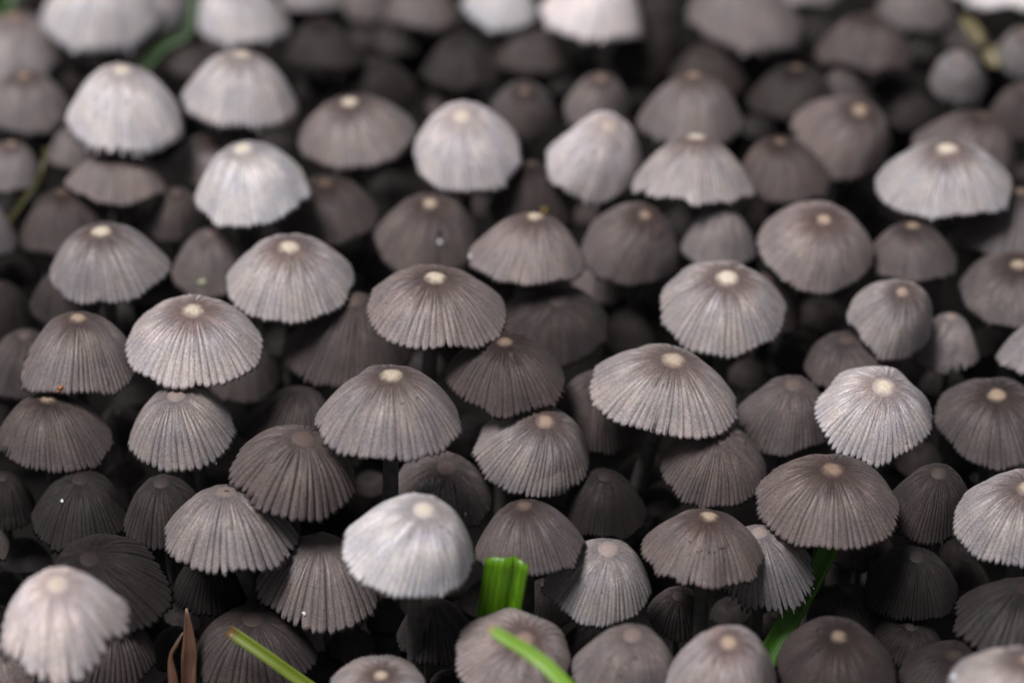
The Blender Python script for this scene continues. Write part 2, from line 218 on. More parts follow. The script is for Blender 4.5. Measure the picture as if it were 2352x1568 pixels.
 ('f12', 847.103, 90.1627, 972.897, 109.286, 134.845, 916.033, 55.0871, -1, 0.0490963, 0.05, 0.751159, 0.530632, 0.5228, 'small near-black mushroom added to darken a gap between larger caps'),
 ('f13', 673.256, 206.992, 762.744, 211.38, 234.773, 717.206, 174.319, -1, 0.0474365, 0.05, 0.915526, 0.577358, 0.5104, 'small near-black mushroom added to darken a gap between larger caps'),
 ('f14', 782.476, 607.637, 881.524, 605.124, 635.461, 827.09, 570.551, -1, 0.0516192, 0.05, 0.935134, 0.745035, 0.4867, 'small near-black mushroom added to darken a gap between larger caps'),
 ('f15', 235.464, 1099.11, 336.536, 1086.16, 1118.49, 284.191, 1058.19, -1, 0.0573642, 0.05, 0.810131, 0.829871, 0.4605, 'small near-black mushroom added to darken a gap between larger caps'),
 ('f16', 1761.89, 827.427, 1858.11, 828.626, 853.002, 1813.59, 794.718, -1, 0.0373736, 0.05, 0.700453, 0.594293, 0.4744, 'small near-black mushroom added to darken a gap between larger caps'),
 ('f17', -29.3066, 630.402, 85.3066, 634.251, 662.518, 28.0245, 593.052, -1, 0.0369811, 0.05, 0.87244, 0.613548, 0.4852, 'small near-black mushroom added to darken a gap between larger caps'),
 ('f18', 839.198, 1425.39, 932.802, 1418.02, 1449.77, 881.623, 1381.54, -1, 0.0625491, 0.05, 0.735671, 0.417289, 0.4444, 'small near-black mushroom added to darken a gap between larger caps'),
 ('f19', -34.1378, 1354.91, 66.1378, 1358.15, 1386.36, 17.2154, 1316.38, -1, 0.0442385, 0.05, 0.848034, 0.501526, 0.4475, 'small near-black mushroom added to darken a gap between larger caps'),
 ('f20', 1466.98, 24.6762, 1565.02, 23.8322, 53.2907, 1511.36, -14.847, -1, 0.0509963, 0.05, 0.823872, 0.571922, 0.5222, 'small near-black mushroom added to darken a gap between larger caps'),
 ('f21', 133.64, 184.41, 234.36, 188.771, 213.117, 179.08, 148.545, -1, 0.033586, 0.05, 0.867274, 0.713312, 0.5168, 'small near-black mushroom added to darken a gap between larger caps'),
 ('f22', 974.566, 1586.17, 1073.43, 1570.54, 1608.53, 1028.41, 1543.46, -1, 0.0436154, 0.05, 0.947452, 0.875539, 0.4371, 'small near-black mushroom added to darken a gap between larger caps'),
 ('f23', 1996.74, 206.91, 2103.26, 215.722, 243.623, 2046.77, 175.404, -1, 0.0481644, 0.05, 0.868752, 0.820334, 0.5102, 'small near-black mushroom added to darken a gap between larger caps'),
 ('f24', 1467.02, 1160.75, 1564.98, 1155.73, 1185.22, 1511.98, 1122.61, -1, 0.0381519, 0.05, 0.821451, 0.545164, 0.4572, 'small near-black mushroom added to darken a gap between larger caps'),
 ('f25', 1626.17, 1415.18, 1729.83, 1406.74, 1437.03, 1674.39, 1374.14, -1, 0.0331122, 0.05, 0.764321, 0.674992, 0.4449, 'small near-black mushroom added to darken a gap between larger caps'),
 ('f26', 2067.5, 111.508, 2164.5, 128.74, 144.901, 2113.74, 86.3871, -1, 0.0325098, 0.05, 0.867891, 0.700427, 0.5229, 'small near-black mushroom added to darken a gap between larger caps'),
 ('f27', 366.239, 1580.95, 457.761, 1585.93, 1610.8, 415.975, 1545.99, -1, 0.0455039, 0.05, 0.864864, 0.733859, 0.4369, 'small near-black mushroom added to darken a gap between larger caps'),
 ('f28', 1823.65, 71.4351, 1928.35, 86.7387, 110.463, 1875.95, 40.0988, -1, 0.0339638, 0.05, 0.74409, 0.574687, 0.5186, 'small near-black mushroom added to darken a gap between larger caps'),
 ('f29', 1299.65, 145.437, 1384.35, 163.74, 179.175, 1339.8, 126.331, -1, 0.0396931, 0.05, 0.862725, 0.628491, 0.5200, 'small near-black mushroom added to darken a gap between larger caps'),
 ('f30', 332.765, 133.105, 419.235, 116.513, 149.036, 376.606, 90.4186, -1, 0.0333845, 0.05, 0.732664, 0.838404, 0.5157, 'small near-black mushroom added to darken a gap between larger caps'),
 ('f31', 2176.02, 1318.73, 2271.98, 1333.26, 1352.1, 2220.01, 1285.49, -1, 0.0551455, 0.05, 0.905962, 0.895158, 0.4490, 'small near-black mushroom added to darken a gap between larger caps'),
 ('f32', 673.522, 1555.24, 810.478, 1550.99, 1590.06, 740.635, 1502.89, -1, 0.0445084, 0.05, 0.945613, 0.418505, 0.4424, 'small near-black mushroom added to darken a gap between larger caps'),
 ('f33', 2215.33, 794.084, 2316.67, 791.253, 820.594, 2266.5, 752.407, -1, 0.0441769, 0.05, 0.798732, 0.700004, 0.4763, 'small near-black mushroom added to darken a gap between larger caps'),
 ('f34', 2111.95, 889.271, 2216.05, 876.755, 910.54, 2162.88, 839.06, -1, 0.0325783, 0.05, 0.852308, 0.522374, 0.4715, 'small near-black mushroom added to darken a gap between larger caps'),
 ('f35', 2321.79, 397.988, 2414.21, 393.115, 422.674, 2369.78, 361.309, -1, 0.056716, 0.05, 0.883578, 0.775613, 0.4990, 'small near-black mushroom added to darken a gap between larger caps'),
 ('f36', 830.234, 1476.7, 917.766, 1473.18, 1500.25, 876.756, 1446.05, -1, 0.0349134, 0.05, 0.872252, 0.570814, 0.4444, 'small near-black mushroom added to darken a gap between larger caps'),
 ('f37', -11.8719, 470.682, 79.8719, 488.254, 507.281, 33.2624, 449.341, -1, 0.0467242, 0.05, 0.868172, 0.428502, 0.4940, 'small near-black mushroom added to darken a gap between larger caps'),
 ('f38', 1850.7, 1323.78, 1937.3, 1325.88, 1347.93, 1891.2, 1288.47, -1, 0.0383371, 0.05, 0.712573, 0.541224, 0.4490, 'small near-black mushroom added to darken a gap between larger caps'),
 ('f40', -17.1133, 24.9537, 85.1133, 12.603, 47.1704, 32.3851, -20.5944, -1, 0.0456142, 0.05, 0.91257, 0.833503, 0.5225, 'small near-black mushroom added to darken a gap between larger caps'),
 ('f41', 1965.35, 518.196, 2062.65, 526.13, 551.163, 2017.54, 492.145, -1, 0.0438384, 0.05, 0.704989, 0.729685, 0.4948, 'small near-black mushroom added to darken a gap between larger caps'),
 ('f42', 261.407, 914.097, 358.593, 898.2, 932.544, 307.141, 865.195, -1, 0.060435, 0.05, 0.85182, 0.452171, 0.4702, 'small near-black mushroom added to darken a gap between larger caps'),
 ('f43', -50.7497, 970.856, 34.7497, 958.519, 988.227, -3.84533, 934.227, -1, 0.0360232, 0.05, 0.86416, 0.727455, 0.4671, 'small near-black mushroom added to darken a gap between larger caps'),
 ('f44', 1699.8, 487.567, 1788.2, 482.535, 512.36, 1746.78, 448.085, -1, 0.0448379, 0.05, 0.709036, 0.750039, 0.4937, 'small near-black mushroom added to darken a gap between larger caps'),
 ('f45', 932.022, 836.917, 1019.98, 841.072, 861.062, 978.596, 806.907, -1, 0.0454372, 0.05, 0.777952, 0.584968, 0.4738, 'small near-black mushroom added to darken a gap between larger caps'),
 ('f46', 1293.65, 1476.67, 1378.35, 1460.5, 1493.32, 1334.65, 1442.31, -1, 0.0321302, 0.05, 0.882482, 0.579337, 0.4422, 'small near-black mushroom added to darken a gap between larger caps'),
 ('f47', 591.049, 327.194, 676.951, 330.282, 350.845, 630.573, 302.298, -1, 0.03892, 0.05, 0.701543, 0.596832, 0.5030, 'small near-black mushroom added to darken a gap between larger caps'),
 ('f48', 1694.46, 150.7, 1781.54, 159.068, 178.396, 1741.88, 121.054, -1, 0.0467941, 0.05, 0.756698, 0.505914, 0.5138, 'small near-black mushroom added to darken a gap between larger caps'),
 ('f49', 591.931, 796.242, 688.069, 787.792, 820.251, 638.884, 758.396, -1, 0.0368598, 0.05, 0.728751, 0.773351, 0.4764, 'small near-black mushroom added to darken a gap between larger caps'),
 ('f50', 425.248, 1089.38, 530.752, 1108.99, 1125.76, 480.411, 1064.45, -1, 0.0508287, 0.05, 0.74027, 0.705315, 0.4602, 'small near-black mushroom added to darken a gap between larger caps'),
 ('f51', 249.926, 508.949, 346.074, 499.088, 533.546, 299.297, 465.216, -1, 0.0472298, 0.05, 0.70115, 0.544459, 0.4926, 'small near-black mushroom added to darken a gap between larger caps'),
 ('f52', 1782.18, 147.177, 1873.82, 139.732, 169.604, 1828.8, 105.521, -1, 0.0550284, 0.05, 0.942533, 0.533009, 0.5184, 'small near-black mushroom added to darken a gap between larger caps'),
 ('f53', 1419.07, 216.265, 1504.93, 225.199, 247.095, 1462.56, 194.124, -1, 0.0326432, 0.05, 0.802805, 0.714019, 0.5168, 'small near-black mushroom added to darken a gap between larger caps'),
 ('f54', 377.425, 1412.43, 470.575, 1430.86, 1445.78, 419.911, 1388.45, -1, 0.0508981, 0.05, 0.752873, 0.546741, 0.4444, 'small near-black mushroom added to darken a gap between larger caps'),
 ('f55', 1430.18, 708.147, 1517.82, 717.765, 735.876, 1473.27, 678.993, -1, 0.0441655, 0.05, 0.936784, 0.792294, 0.4807, 'small near-black mushroom added to darken a gap between larger caps'),
 ('f56', 1524.09, 514.089, 1615.91, 516.865, 540.919, 1566.03, 479.82, -1, 0.06005, 0.05, 0.728673, 0.533821, 0.4919, 'small near-black mushroom added to darken a gap between larger caps'),
 ('f57', 1245.96, 188.783, 1330.04, 204.235, 221.956, 1285.83, 169.527, -1, 0.0395465, 0.05, 0.887123, 0.403253, 0.5171, 'small near-black mushroom added to darken a gap between larger caps'),
 ('f58', 2053.05, 1064.46, 2166.95, 1064.02, 1098.45, 2111.5, 1018.03, -1, 0.0350141, 0.05, 0.759347, 0.876314, 0.4620, 'small near-black mushroom added to darken a gap between larger caps'),
 ('f59', 1045.87, 465.456, 1134.13, 480.611, 496.547, 1088.22, 445.082, -1, 0.062526, 0.05, 0.81811, 0.614136, 0.4944, 'small near-black mushroom added to darken a gap between larger caps'),
 ('f60', 78.1015, 1577.51, 169.898, 1565.44, 1596.08, 126.823, 1538.27, -1, 0.0467718, 0.05, 0.935823, 0.455914, 0.4374, 'small near-black mushroom added to darken a gap between larger caps'),
 ('f61', 1035.86, 990.543, 1120.14, 986.528, 1012.83, 1080.14, 957.097, -1, 0.0377884, 0.05, 0.79982, 0.80271, 0.4659, 'small near-black mushroom added to darken a gap between larger caps'),
 ('f62', 787.399, 89.1946, 876.601, 101.106, 118.428, 832.722, 63.7841, -1, 0.0461743, 0.05, 0.869651, 0.531116, 0.5243, 'small near-black mushroom added to darken a gap between larger caps'),
 ('f63', 1314.15, 498.265, 1405.85, 484.658, 518.438, 1363.99, 462.132, -1, 0.0625214, 0.05, 0.731723, 0.865358, 0.4933, 'small near-black mushroom added to darken a gap between larger caps'),
 ('f64', -63.3505, 1422.2, 23.3505, 1431.47, 1453.5, -16.2813, 1390.16, -1, 0.0430282, 0.05, 0.782834, 0.736201, 0.4441, 'small near-black mushroom added to darken a gap between larger caps'),
 ('f65', 1692.73, 291.493, 1783.27, 307.143, 324.345, 1736.62, 268.989, -1, 0.0451417, 0.05, 0.826198, 0.530411, 0.5048, 'small near-black mushroom added to darken a gap between larger caps'),
 ('f66', 1821.79, 790.043, 1906.21, 779.061, 808.425, 1861.13, 753.372, -1, 0.0396099, 0.05, 0.905783, 0.812307, 0.4796, 'small near-black mushroom added to darken a gap between larger caps'),
 ('f67', 1901.41, 429.504, 1994.59, 445.791, 461.446, 1947.65, 405.813, -1, 0.0372184, 0.05, 0.920274, 0.58977, 0.4965, 'small near-black mushroom added to darken a gap between larger caps'),
 ('f69', 2156.08, 1269.79, 2243.92, 1284.17, 1301.78, 2200.78, 1239.35, -1, 0.0461762, 0.05, 0.907501, 0.753527, 0.4513, 'small near-black mushroom added to darken a gap between larger caps'),
]
ALB_GAIN, ALB_POW = 1.25, 1.18

# ------------------------------------------------------------------ helpers
def ray(x, y):
    return FWD + RIGHT * ((x - 1176) / 1176 * HF) + UP * ((784 - y) / 1176 * HF)

def at_depth(x, y, d):
    return CAM + ray(x, y) * d

def at_height(x, y, z):
    r = ray(x, y)
    return CAM + r * ((z - CAM[2]) / r[2])

def project(p):
    q = np.asarray(p) - CAM
    d = q @ FWD
    return 1176 + (q @ RIGHT) / d / HF * 1176, 784 - (q @ UP) / d / HF * 1176, d

def link(o, parent=None):
    C.objects.link(o)
    if parent:
        o.parent = parent
    return o

def mesh_from(name, verts, faces, mat, smooth=True):
    me = bpy.data.meshes.new(name)
    me.from_pydata([tuple(v) for v in verts], [], [tuple(f) for f in faces])
    if smooth:
        me.polygons.foreach_set("use_smooth", np.ones(len(me.polygons), dtype=bool))
    me.materials.append(mat)
    me.update()
    return me

def quad_mesh(name, verts, quads, mat):
    me = bpy.data.meshes.new(name)
    verts = np.asarray(verts, dtype=np.float32)
    quads = np.asarray(quads, dtype=np.int32)
    me.vertices.add(len(verts))
    me.vertices.foreach_set("co", verts.ravel())
    me.loops.add(quads.size)
    me.loops.foreach_set("vertex_index", quads.ravel())
    me.polygons.add(len(quads))
    me.polygons.foreach_set("loop_start", np.arange(0, quads.size, 4, dtype=np.int32))
    me.polygons.foreach_set("use_smooth", np.ones(len(quads), dtype=bool))
    me.materials.append(mat)
    me.update(calc_edges=True)
    me.validate()
    return me

def ring_quads(nr, ns, base=0):
    i = np.arange(nr - 1)[:, None]
    j = np.arange(ns)[None, :]
    a = base + i * ns + j
    b = base + i * ns + (j + 1) % ns
    return np.stack([a, a + ns, b + ns, b], -1).reshape(-1, 4)

def set_attr(me, name, kind, arr):
    at = me.attributes.new(name, kind, 'POINT')
    at.data.foreach_set("value" if kind == 'FLOAT' else "vector", np.asarray(arr, dtype=np.float32).ravel())

def tag(o, label, cat, group=None, kind=None):
    if label: o["label"] = label
    if cat: o["category"] = cat
    if group: o["group"] = group
    if kind: o["kind"] = kind
    return o

# ------------------------------------------------------------------ materials
class NT:
    def __init__(self, name):
        self.m = bpy.data.materials.new(name)
        self.m.use_nodes = True
        self.t = self.m.node_tree
        self.b = self.t.nodes["Principled BSDF"]
    def n(self, typ, **kw):
        x = self.t.nodes.new(typ)
        for k, v in kw.items():
            setattr(x, k, v)
        return x
    def put(self, sock, v):
        if hasattr(v, "is_output") or isinstance(v, bpy.types.NodeSocket):
            self.t.links.new(v, sock)
        else:
            sock.default_value = v
    def math(self, op, a, b=0.0, c=0.0, clamp=False):
        x = self.n("ShaderNodeMath", operation=op, use_clamp=clamp)
        for s, v in zip(x.inputs, (a, b, c)):
            self.put(s, v)
        return x.outputs[0]
    def ramp(self, v, a, b, lo=0.0, hi=1.0):
        x = self.n("ShaderNodeMapRange", interpolation_type='SMOOTHSTEP')
        self.put(x.inputs[0], v); self.put(x.inputs[1], a); self.put(x.inputs[2], b)
        self.put(x.inputs[3], lo); self.put(x.inputs[4], hi)
        return x.outputs[0]
    def attr(self, name, kind='GEOMETRY', out="Fac"):
        x = self.n("ShaderNodeAttribute", attribute_type=kind, attribute_name=name)
        return x.outputs[out]
    def noise(self, vec, scale, detail=2.0, rough=0.5):
        x = self.n("ShaderNodeTexNoise")
        if vec is not None: self.put(x.inputs["Vector"], vec)
        self.put(x.inputs["Scale"], scale); x.inputs["Detail"].default_value = detail
        x.inputs["Roughness"].default_value = rough
        return x.outputs[0]
    def mix(self, f, a, b, mode='MIX'):
        x = self.n("ShaderNodeMix", data_type='RGBA', blend_type=mode)
        self.put(x.inputs[0], f)
        for s, v in ((x.inputs[6], a), (x.inputs[7], b)):
            self.put(s, v if not isinstance(v, tuple) else (*v, 1.0)[:4])
        return x.outputs[2]
    def vec(self, op, a, b):
        x = self.n("ShaderNodeVectorMath", operation=op)
        self.put(x.inputs[0], a); self.put(x.inputs[1], b)
        return x.outputs[0]
    def comb(self, a, b, c):
        x = self.n("ShaderNodeCombineXYZ")
        for s, v in zip(x.inputs, (a, b, c)): self.put(s, v)
        return x.outputs[0]
    def bump(self, h, dist, strength=1.0, normal=None):
        x = self.n("ShaderNodeBump")
        x.inputs["Strength"].default_value = strength
        x.inputs["Distance"].default_value = dist
        self.put(x.inputs["Height"], h)
        if normal is not None: self.put(x.inputs["Normal"], normal)
        return x.outputs[0]
    def obj(self):
        return self.n("ShaderNodeTexCoord").outputs["Object"]

def cap_colour(k):
    """tone, tint, grain shared by cap and disc"""
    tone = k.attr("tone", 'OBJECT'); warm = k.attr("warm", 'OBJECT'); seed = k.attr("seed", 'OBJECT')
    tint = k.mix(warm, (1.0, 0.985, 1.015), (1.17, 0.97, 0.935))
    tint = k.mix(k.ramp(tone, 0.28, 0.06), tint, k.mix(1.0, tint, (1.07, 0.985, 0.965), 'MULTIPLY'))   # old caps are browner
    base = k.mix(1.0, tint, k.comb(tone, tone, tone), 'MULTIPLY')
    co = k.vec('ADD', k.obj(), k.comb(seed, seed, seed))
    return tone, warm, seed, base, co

def make_cap_material():
    k = NT("cap_skin")
    tone, warm, seed, base, co = cap_colour(k)
    t = k.attr("t"); g = k.attr("groove")
    sv = k.vec('ADD', k.attr("sv", out="Vector"), k.comb(seed, seed, seed))
    halo = k.attr("halo", 'OBJECT')
    # brown zone round the centre, fraying outwards along the ribs
    fray = k.noise(sv, 1.3, 3)
    te = k.math('ADD', t, k.math('MULTIPLY', k.math('SUBTRACT', fray, 0.5), 0.45))
    hz = k.math('MULTIPLY', k.ramp(te, 0.20, 0.68, 1, 0), halo)
    col = k.mix(hz, base, k.mix(1.0, base, (0.46, 0.375, 0.35), 'MULTIPLY'))
    # streaks along the ribs and broad cloudy patches
    st = k.noise(sv, 1.6, 5, 0.6)
    col = k.mix(1.0, col, k.comb(*[k.ramp(st, 0.25, 0.75, 0.74, 1.24)] * 3), 'MULTIPLY')
    cl = k.noise(co, 330.0, 3, 0.55)
    col = k.mix(1.0, col, k.comb(k.ramp(cl, 0.3, 0.7, 0.86, 1.12), k.ramp(cl, 0.3, 0.7, 0.88, 1.1), k.ramp(cl, 0.3, 0.7, 0.93, 1.06)), 'MULTIPLY')
    # grooves show the dark gills through the thin skin
    gs = k.math('MULTIPLY', k.math('POWER', g, 1.3), k.attr("gdark", 'OBJECT'))
    col = k.mix(gs, col, k.mix(1.0, col, (0.36, 0.33, 0.33), 'MULTIPLY'))
    # ridge highlights painted as pale streaks below the centre, dark strokes between them
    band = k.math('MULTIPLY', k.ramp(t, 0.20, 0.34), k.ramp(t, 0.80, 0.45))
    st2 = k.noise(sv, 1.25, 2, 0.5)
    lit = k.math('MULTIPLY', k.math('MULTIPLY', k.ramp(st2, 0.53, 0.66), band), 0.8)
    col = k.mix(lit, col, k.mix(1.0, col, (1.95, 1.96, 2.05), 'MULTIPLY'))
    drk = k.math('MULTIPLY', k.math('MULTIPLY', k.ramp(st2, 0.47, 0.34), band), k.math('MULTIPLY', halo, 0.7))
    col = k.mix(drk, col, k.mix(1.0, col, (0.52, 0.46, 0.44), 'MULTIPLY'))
    # paler margin
    mg = k.math('MULTIPLY', k.ramp(t, 0.86, 1.0), 0.35)
    col = k.mix(mg, col, k.mix(1.0, col, (1.25, 1.30, 1.40), 'MULTIPLY'))
    # powdery grains
    gr = k.noise(co, 7000.0, 2, 0.7)
    col = k.mix(1.0, col, k.comb(*[k.ramp(gr, 0.28, 0.72, 0.64, 1.36)] * 3), 'MULTIPLY')
    nc = k.n("ShaderNodeTexNoise"); k.put(nc.inputs["Vector"], co)
    nc.inputs["Scale"].default_value = 3600.0; nc.inputs["Detail"].default_value = 2.0
    col = k.mix(0.16, col, k.mix(1.0, col, k.mix(1.0, nc.outputs["Color"], (2.0, 2.0, 2.0), 'MULTIPLY'), 'MULTIPLY'))
    vor = k.n("ShaderNodeTexVoronoi", feature='F1')
    k.put(vor.inputs["Vector"], co); vor.inputs["Scale"].default_value = 3200.0
    sp = k.ramp(vor.outputs["Distance"], 0.10, 0.26, 1, 0)
    keep = k.ramp(k.noise(co, 2600.0, 1), 0.52, 0.6)
    sp = k.math('MULTIPLY', sp, keep)
    col = k.mix(k.math('MULTIPLY', sp, 0.35), col, k.mix(1.0, col, (1.9, 1.9, 2.0), 'MULTIPLY'))
    v2 = k.n("ShaderNodeTexVoronoi", feature='F1')
    k.put(v2.inputs["Vector"], co); v2.inputs["Scale"].default_value = 1100.0
    dirt = k.math('MULTIPLY', k.ramp(v2.outputs["Distance"], 0.09, 0.16, 1, 0), k.ramp(k.noise(co, 420.0, 2), 0.55, 0.66))
    col = k.mix(k.math('MULTIPLY', dirt, 0.7), col, (0.05, 0.032, 0.02))
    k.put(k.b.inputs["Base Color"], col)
    top = k.ramp(t, 0.62, 0.28)
    k.put(k.b.inputs["Roughness"], k.math('SUBTRACT', k.ramp(st, 0.3, 0.7, 0.62, 0.42), k.math('MULTIPLY', top, 0.12)))
    k.put(k.b.inputs["Specular IOR Level"], k.ramp(tone, 0.04, 0.25, 0.22, 0.5))
    k.b.inputs["Sheen Weight"].default_value = 0.03
    k.b.inputs["Sheen Roughness"].default_value = 0.5
    nb = k.bump(k.math('MULTIPLY', st, k.math('ADD', 1.0, k.math('MULTIPLY', top, 1.6))), 0.00012, 0.8)
    nb = k.bump(gr, 0.00004, 0.7, nb)
    k.put(k.b.inputs["Normal"], nb)
    return k.m

def make_disc_material():
    k = NT("cap_centre")
    tone, warm, seed, base, co = cap_colour(k)
    t = k.attr("t")                      # 0 at the middle, 1 at the edge of the centre
    dt = k.attr("disc", 'OBJECT'); halo = k.attr("halo", 'OBJECT')
    brown = k.mix(1.0, base, (1.12, 0.86, 0.70), 'MULTIPLY')
    cream = k.mix(k.ramp(dt, 0.35, 0.95), (0.36, 0.265, 0.19), (0.66, 0.58, 0.47))
    edge = k.mix(halo, base, k.mix(1.0, base, (0.46, 0.375, 0.35), 'MULTIPLY'))
    mid = k.mix(k.ramp(dt, 0.15, 0.55), k.mix(k.ramp(dt, 0.1, 0.45, 0.3, 0.8), edge, brown), cream)
    n1 = k.noise(co, 1500.0, 3, 0.6)
    te = k.math('ADD', t, k.math('MULTIPLY', k.math('SUBTRACT', n1, 0.5), 0.8))
    col = k.mix(k.ramp(te, 0.30, 1.0), mid, edge)
    gr = k.noise(co, 7000.0, 2, 0.7)
    col = k.mix(1.0, col, k.comb(*[k.ramp(gr, 0.28, 0.72, 0.82, 1.18)] * 3), 'MULTIPLY')
    k.put(k.b.inputs["Base Color"], col)
    k.b.inputs["Roughness"].default_value = 0.6
    k.b.inputs["Specular IOR Level"].default_value = 0.3
    k.put(k.b.inputs["Normal"], k.bump(gr, 0.00004, 0.6))
    return k.m

def simple(name, c1, c2, scale, rough=0.6, bump=0.0, detail=4.0, spec=0.4, trans=0.0):
    k = NT(name)
    co = k.obj()
    n = k.noise(co, scale, detail, 0.6)
    k.put(k.b.inputs["Base Color"], k.mix(k.ramp(n, 0.3, 0.7), c1, c2))
    k.b.inputs["Roughness"].default_value = rough
    k.b.inputs["Specular IOR Level"].default_value = spec
    if trans:
        k.b.inputs["Transmission Weight"].default_value = trans
    if bump:
        k.put(k.b.inputs["Normal"], k.bump(n, bump))
    return k.m

def make_blade_material(name, c1, c2, ctip=None, ribs=34.0):
    k = NT(name)
    u = k.attr("u"); v = k.attr("v")
    w = k.math('SINE', k.math('MULTIPLY', u, ribs))
    n = k.noise(k.comb(k.math('MULTIPLY', u, 9.0), k.math('MULTIPLY', v, 2.5), 0.0), 2.0, 4, 0.6)
    f = k.math('ADD', k.math('MULTIPLY', w, 0.08), n)
    col = k.mix(k.ramp(f, 0.25, 0.75), c1, c2)
    if ctip:
        col = k.mix(k.ramp(k.math('ADD', v, k.math('MULTIPLY', n, 0.06)), 0.93, 1.02), col, ctip)
    k.put(k.b.inputs["Base Color"], col)
    k.b.inputs["Roughness"].default_value = 0.38
    k.b.inputs["Specular IOR Level"].default_value = 0.5
    k.put(k.b.inputs["Normal"], k.bump(w, 0.00002, 0.4))
    tr = k.n("ShaderNodeBsdfTranslucent"); k.put(tr.inputs[0], col)
    mx = k.n("ShaderNodeMixShader"); mx.inputs[0].default_value = 0.3
    k.t.links.new(k.b.outputs[0], mx.inputs[1]); k.t.links.new(tr.outputs[0], mx.inputs[2])
    k.t.links.new(mx.outputs[0], k.t.nodes["Material Output"].inputs[0])
    return k.m

CAPM = make_cap_material()
DISCM = make_disc_material()
STEMM = simple("stem_flesh", (0.10, 0.097, 0.09), (0.17, 0.165, 0.155), 900.0, 0.5, 0.00003)
GILLM = simple("gill_flesh", (0.035, 0.03, 0.03), (0.06, 0.052, 0.05), 1500.0, 0.7)
SOILM = simple("soil", (0.003, 0.0026, 0.0024), (0.009, 0.007, 0.006), 260.0, 0.9, 0.0012, 8.0, 0.2)
HOLEM = simple("hole_dark", (0.012, 0.008, 0.006), (0.025, 0.015, 0.010), 4000.0, 0.9)

# ------------------------------------------------------------------ ground
def build_ground():
    n = 171
    s = np.linspace(-1, 1, n)
    ax = np.sign(s) * (0.16 * np.abs(s) + 3.0 * np.abs(s) ** 7)
    x, y = np.meshgrid(ax, ax)
    rng = np.random.default_rng(4)
    z = np.zeros_like(x)
    for i in range(26):
        kx, ky = rng.normal(0, 130, 2)
        z += 0.0006 * np.cos(kx * x + ky * y + rng.uniform(0, 6.28))
    z += 0.005 - 0.03 * np.clip(np.hypot(x, y) - 0.11, 0, 0.12) / 0.12
    v = np.stack([x, y, z], -1).reshape(-1, 3)
    i = np.arange(n - 1)[:, None]; j = np.arange(n - 1)[None, :]
    a = i * n + j
    q = np.stack([a, a + 1, a + n + 1, a + n], -1).reshape(-1, 4)
    o = link(bpy.data.objects.new("ground", quad_mesh("ground", v, q, SOILM)))
    o["kind"] = "structure"
build_ground()

# ------------------------------------------------------------------ mushrooms
def zprof(t, w):
    k = 0.35
    cone = (np.sqrt(t * t + k * k) - k) / (math.sqrt(1 + k * k) - k)
    ww = min(w, 1.0); e = 2.45 + max(w - 1, 0) * 4
    return 1 - (ww * t ** e + (1 - ww) * cone)

FR6 = np.array([0.0, 0.09, 0.27, 0.5, 0.73, 0.91])
FR4 = np.array([0.0, 0.16, 0.5, 0.84])
RD = 0.19

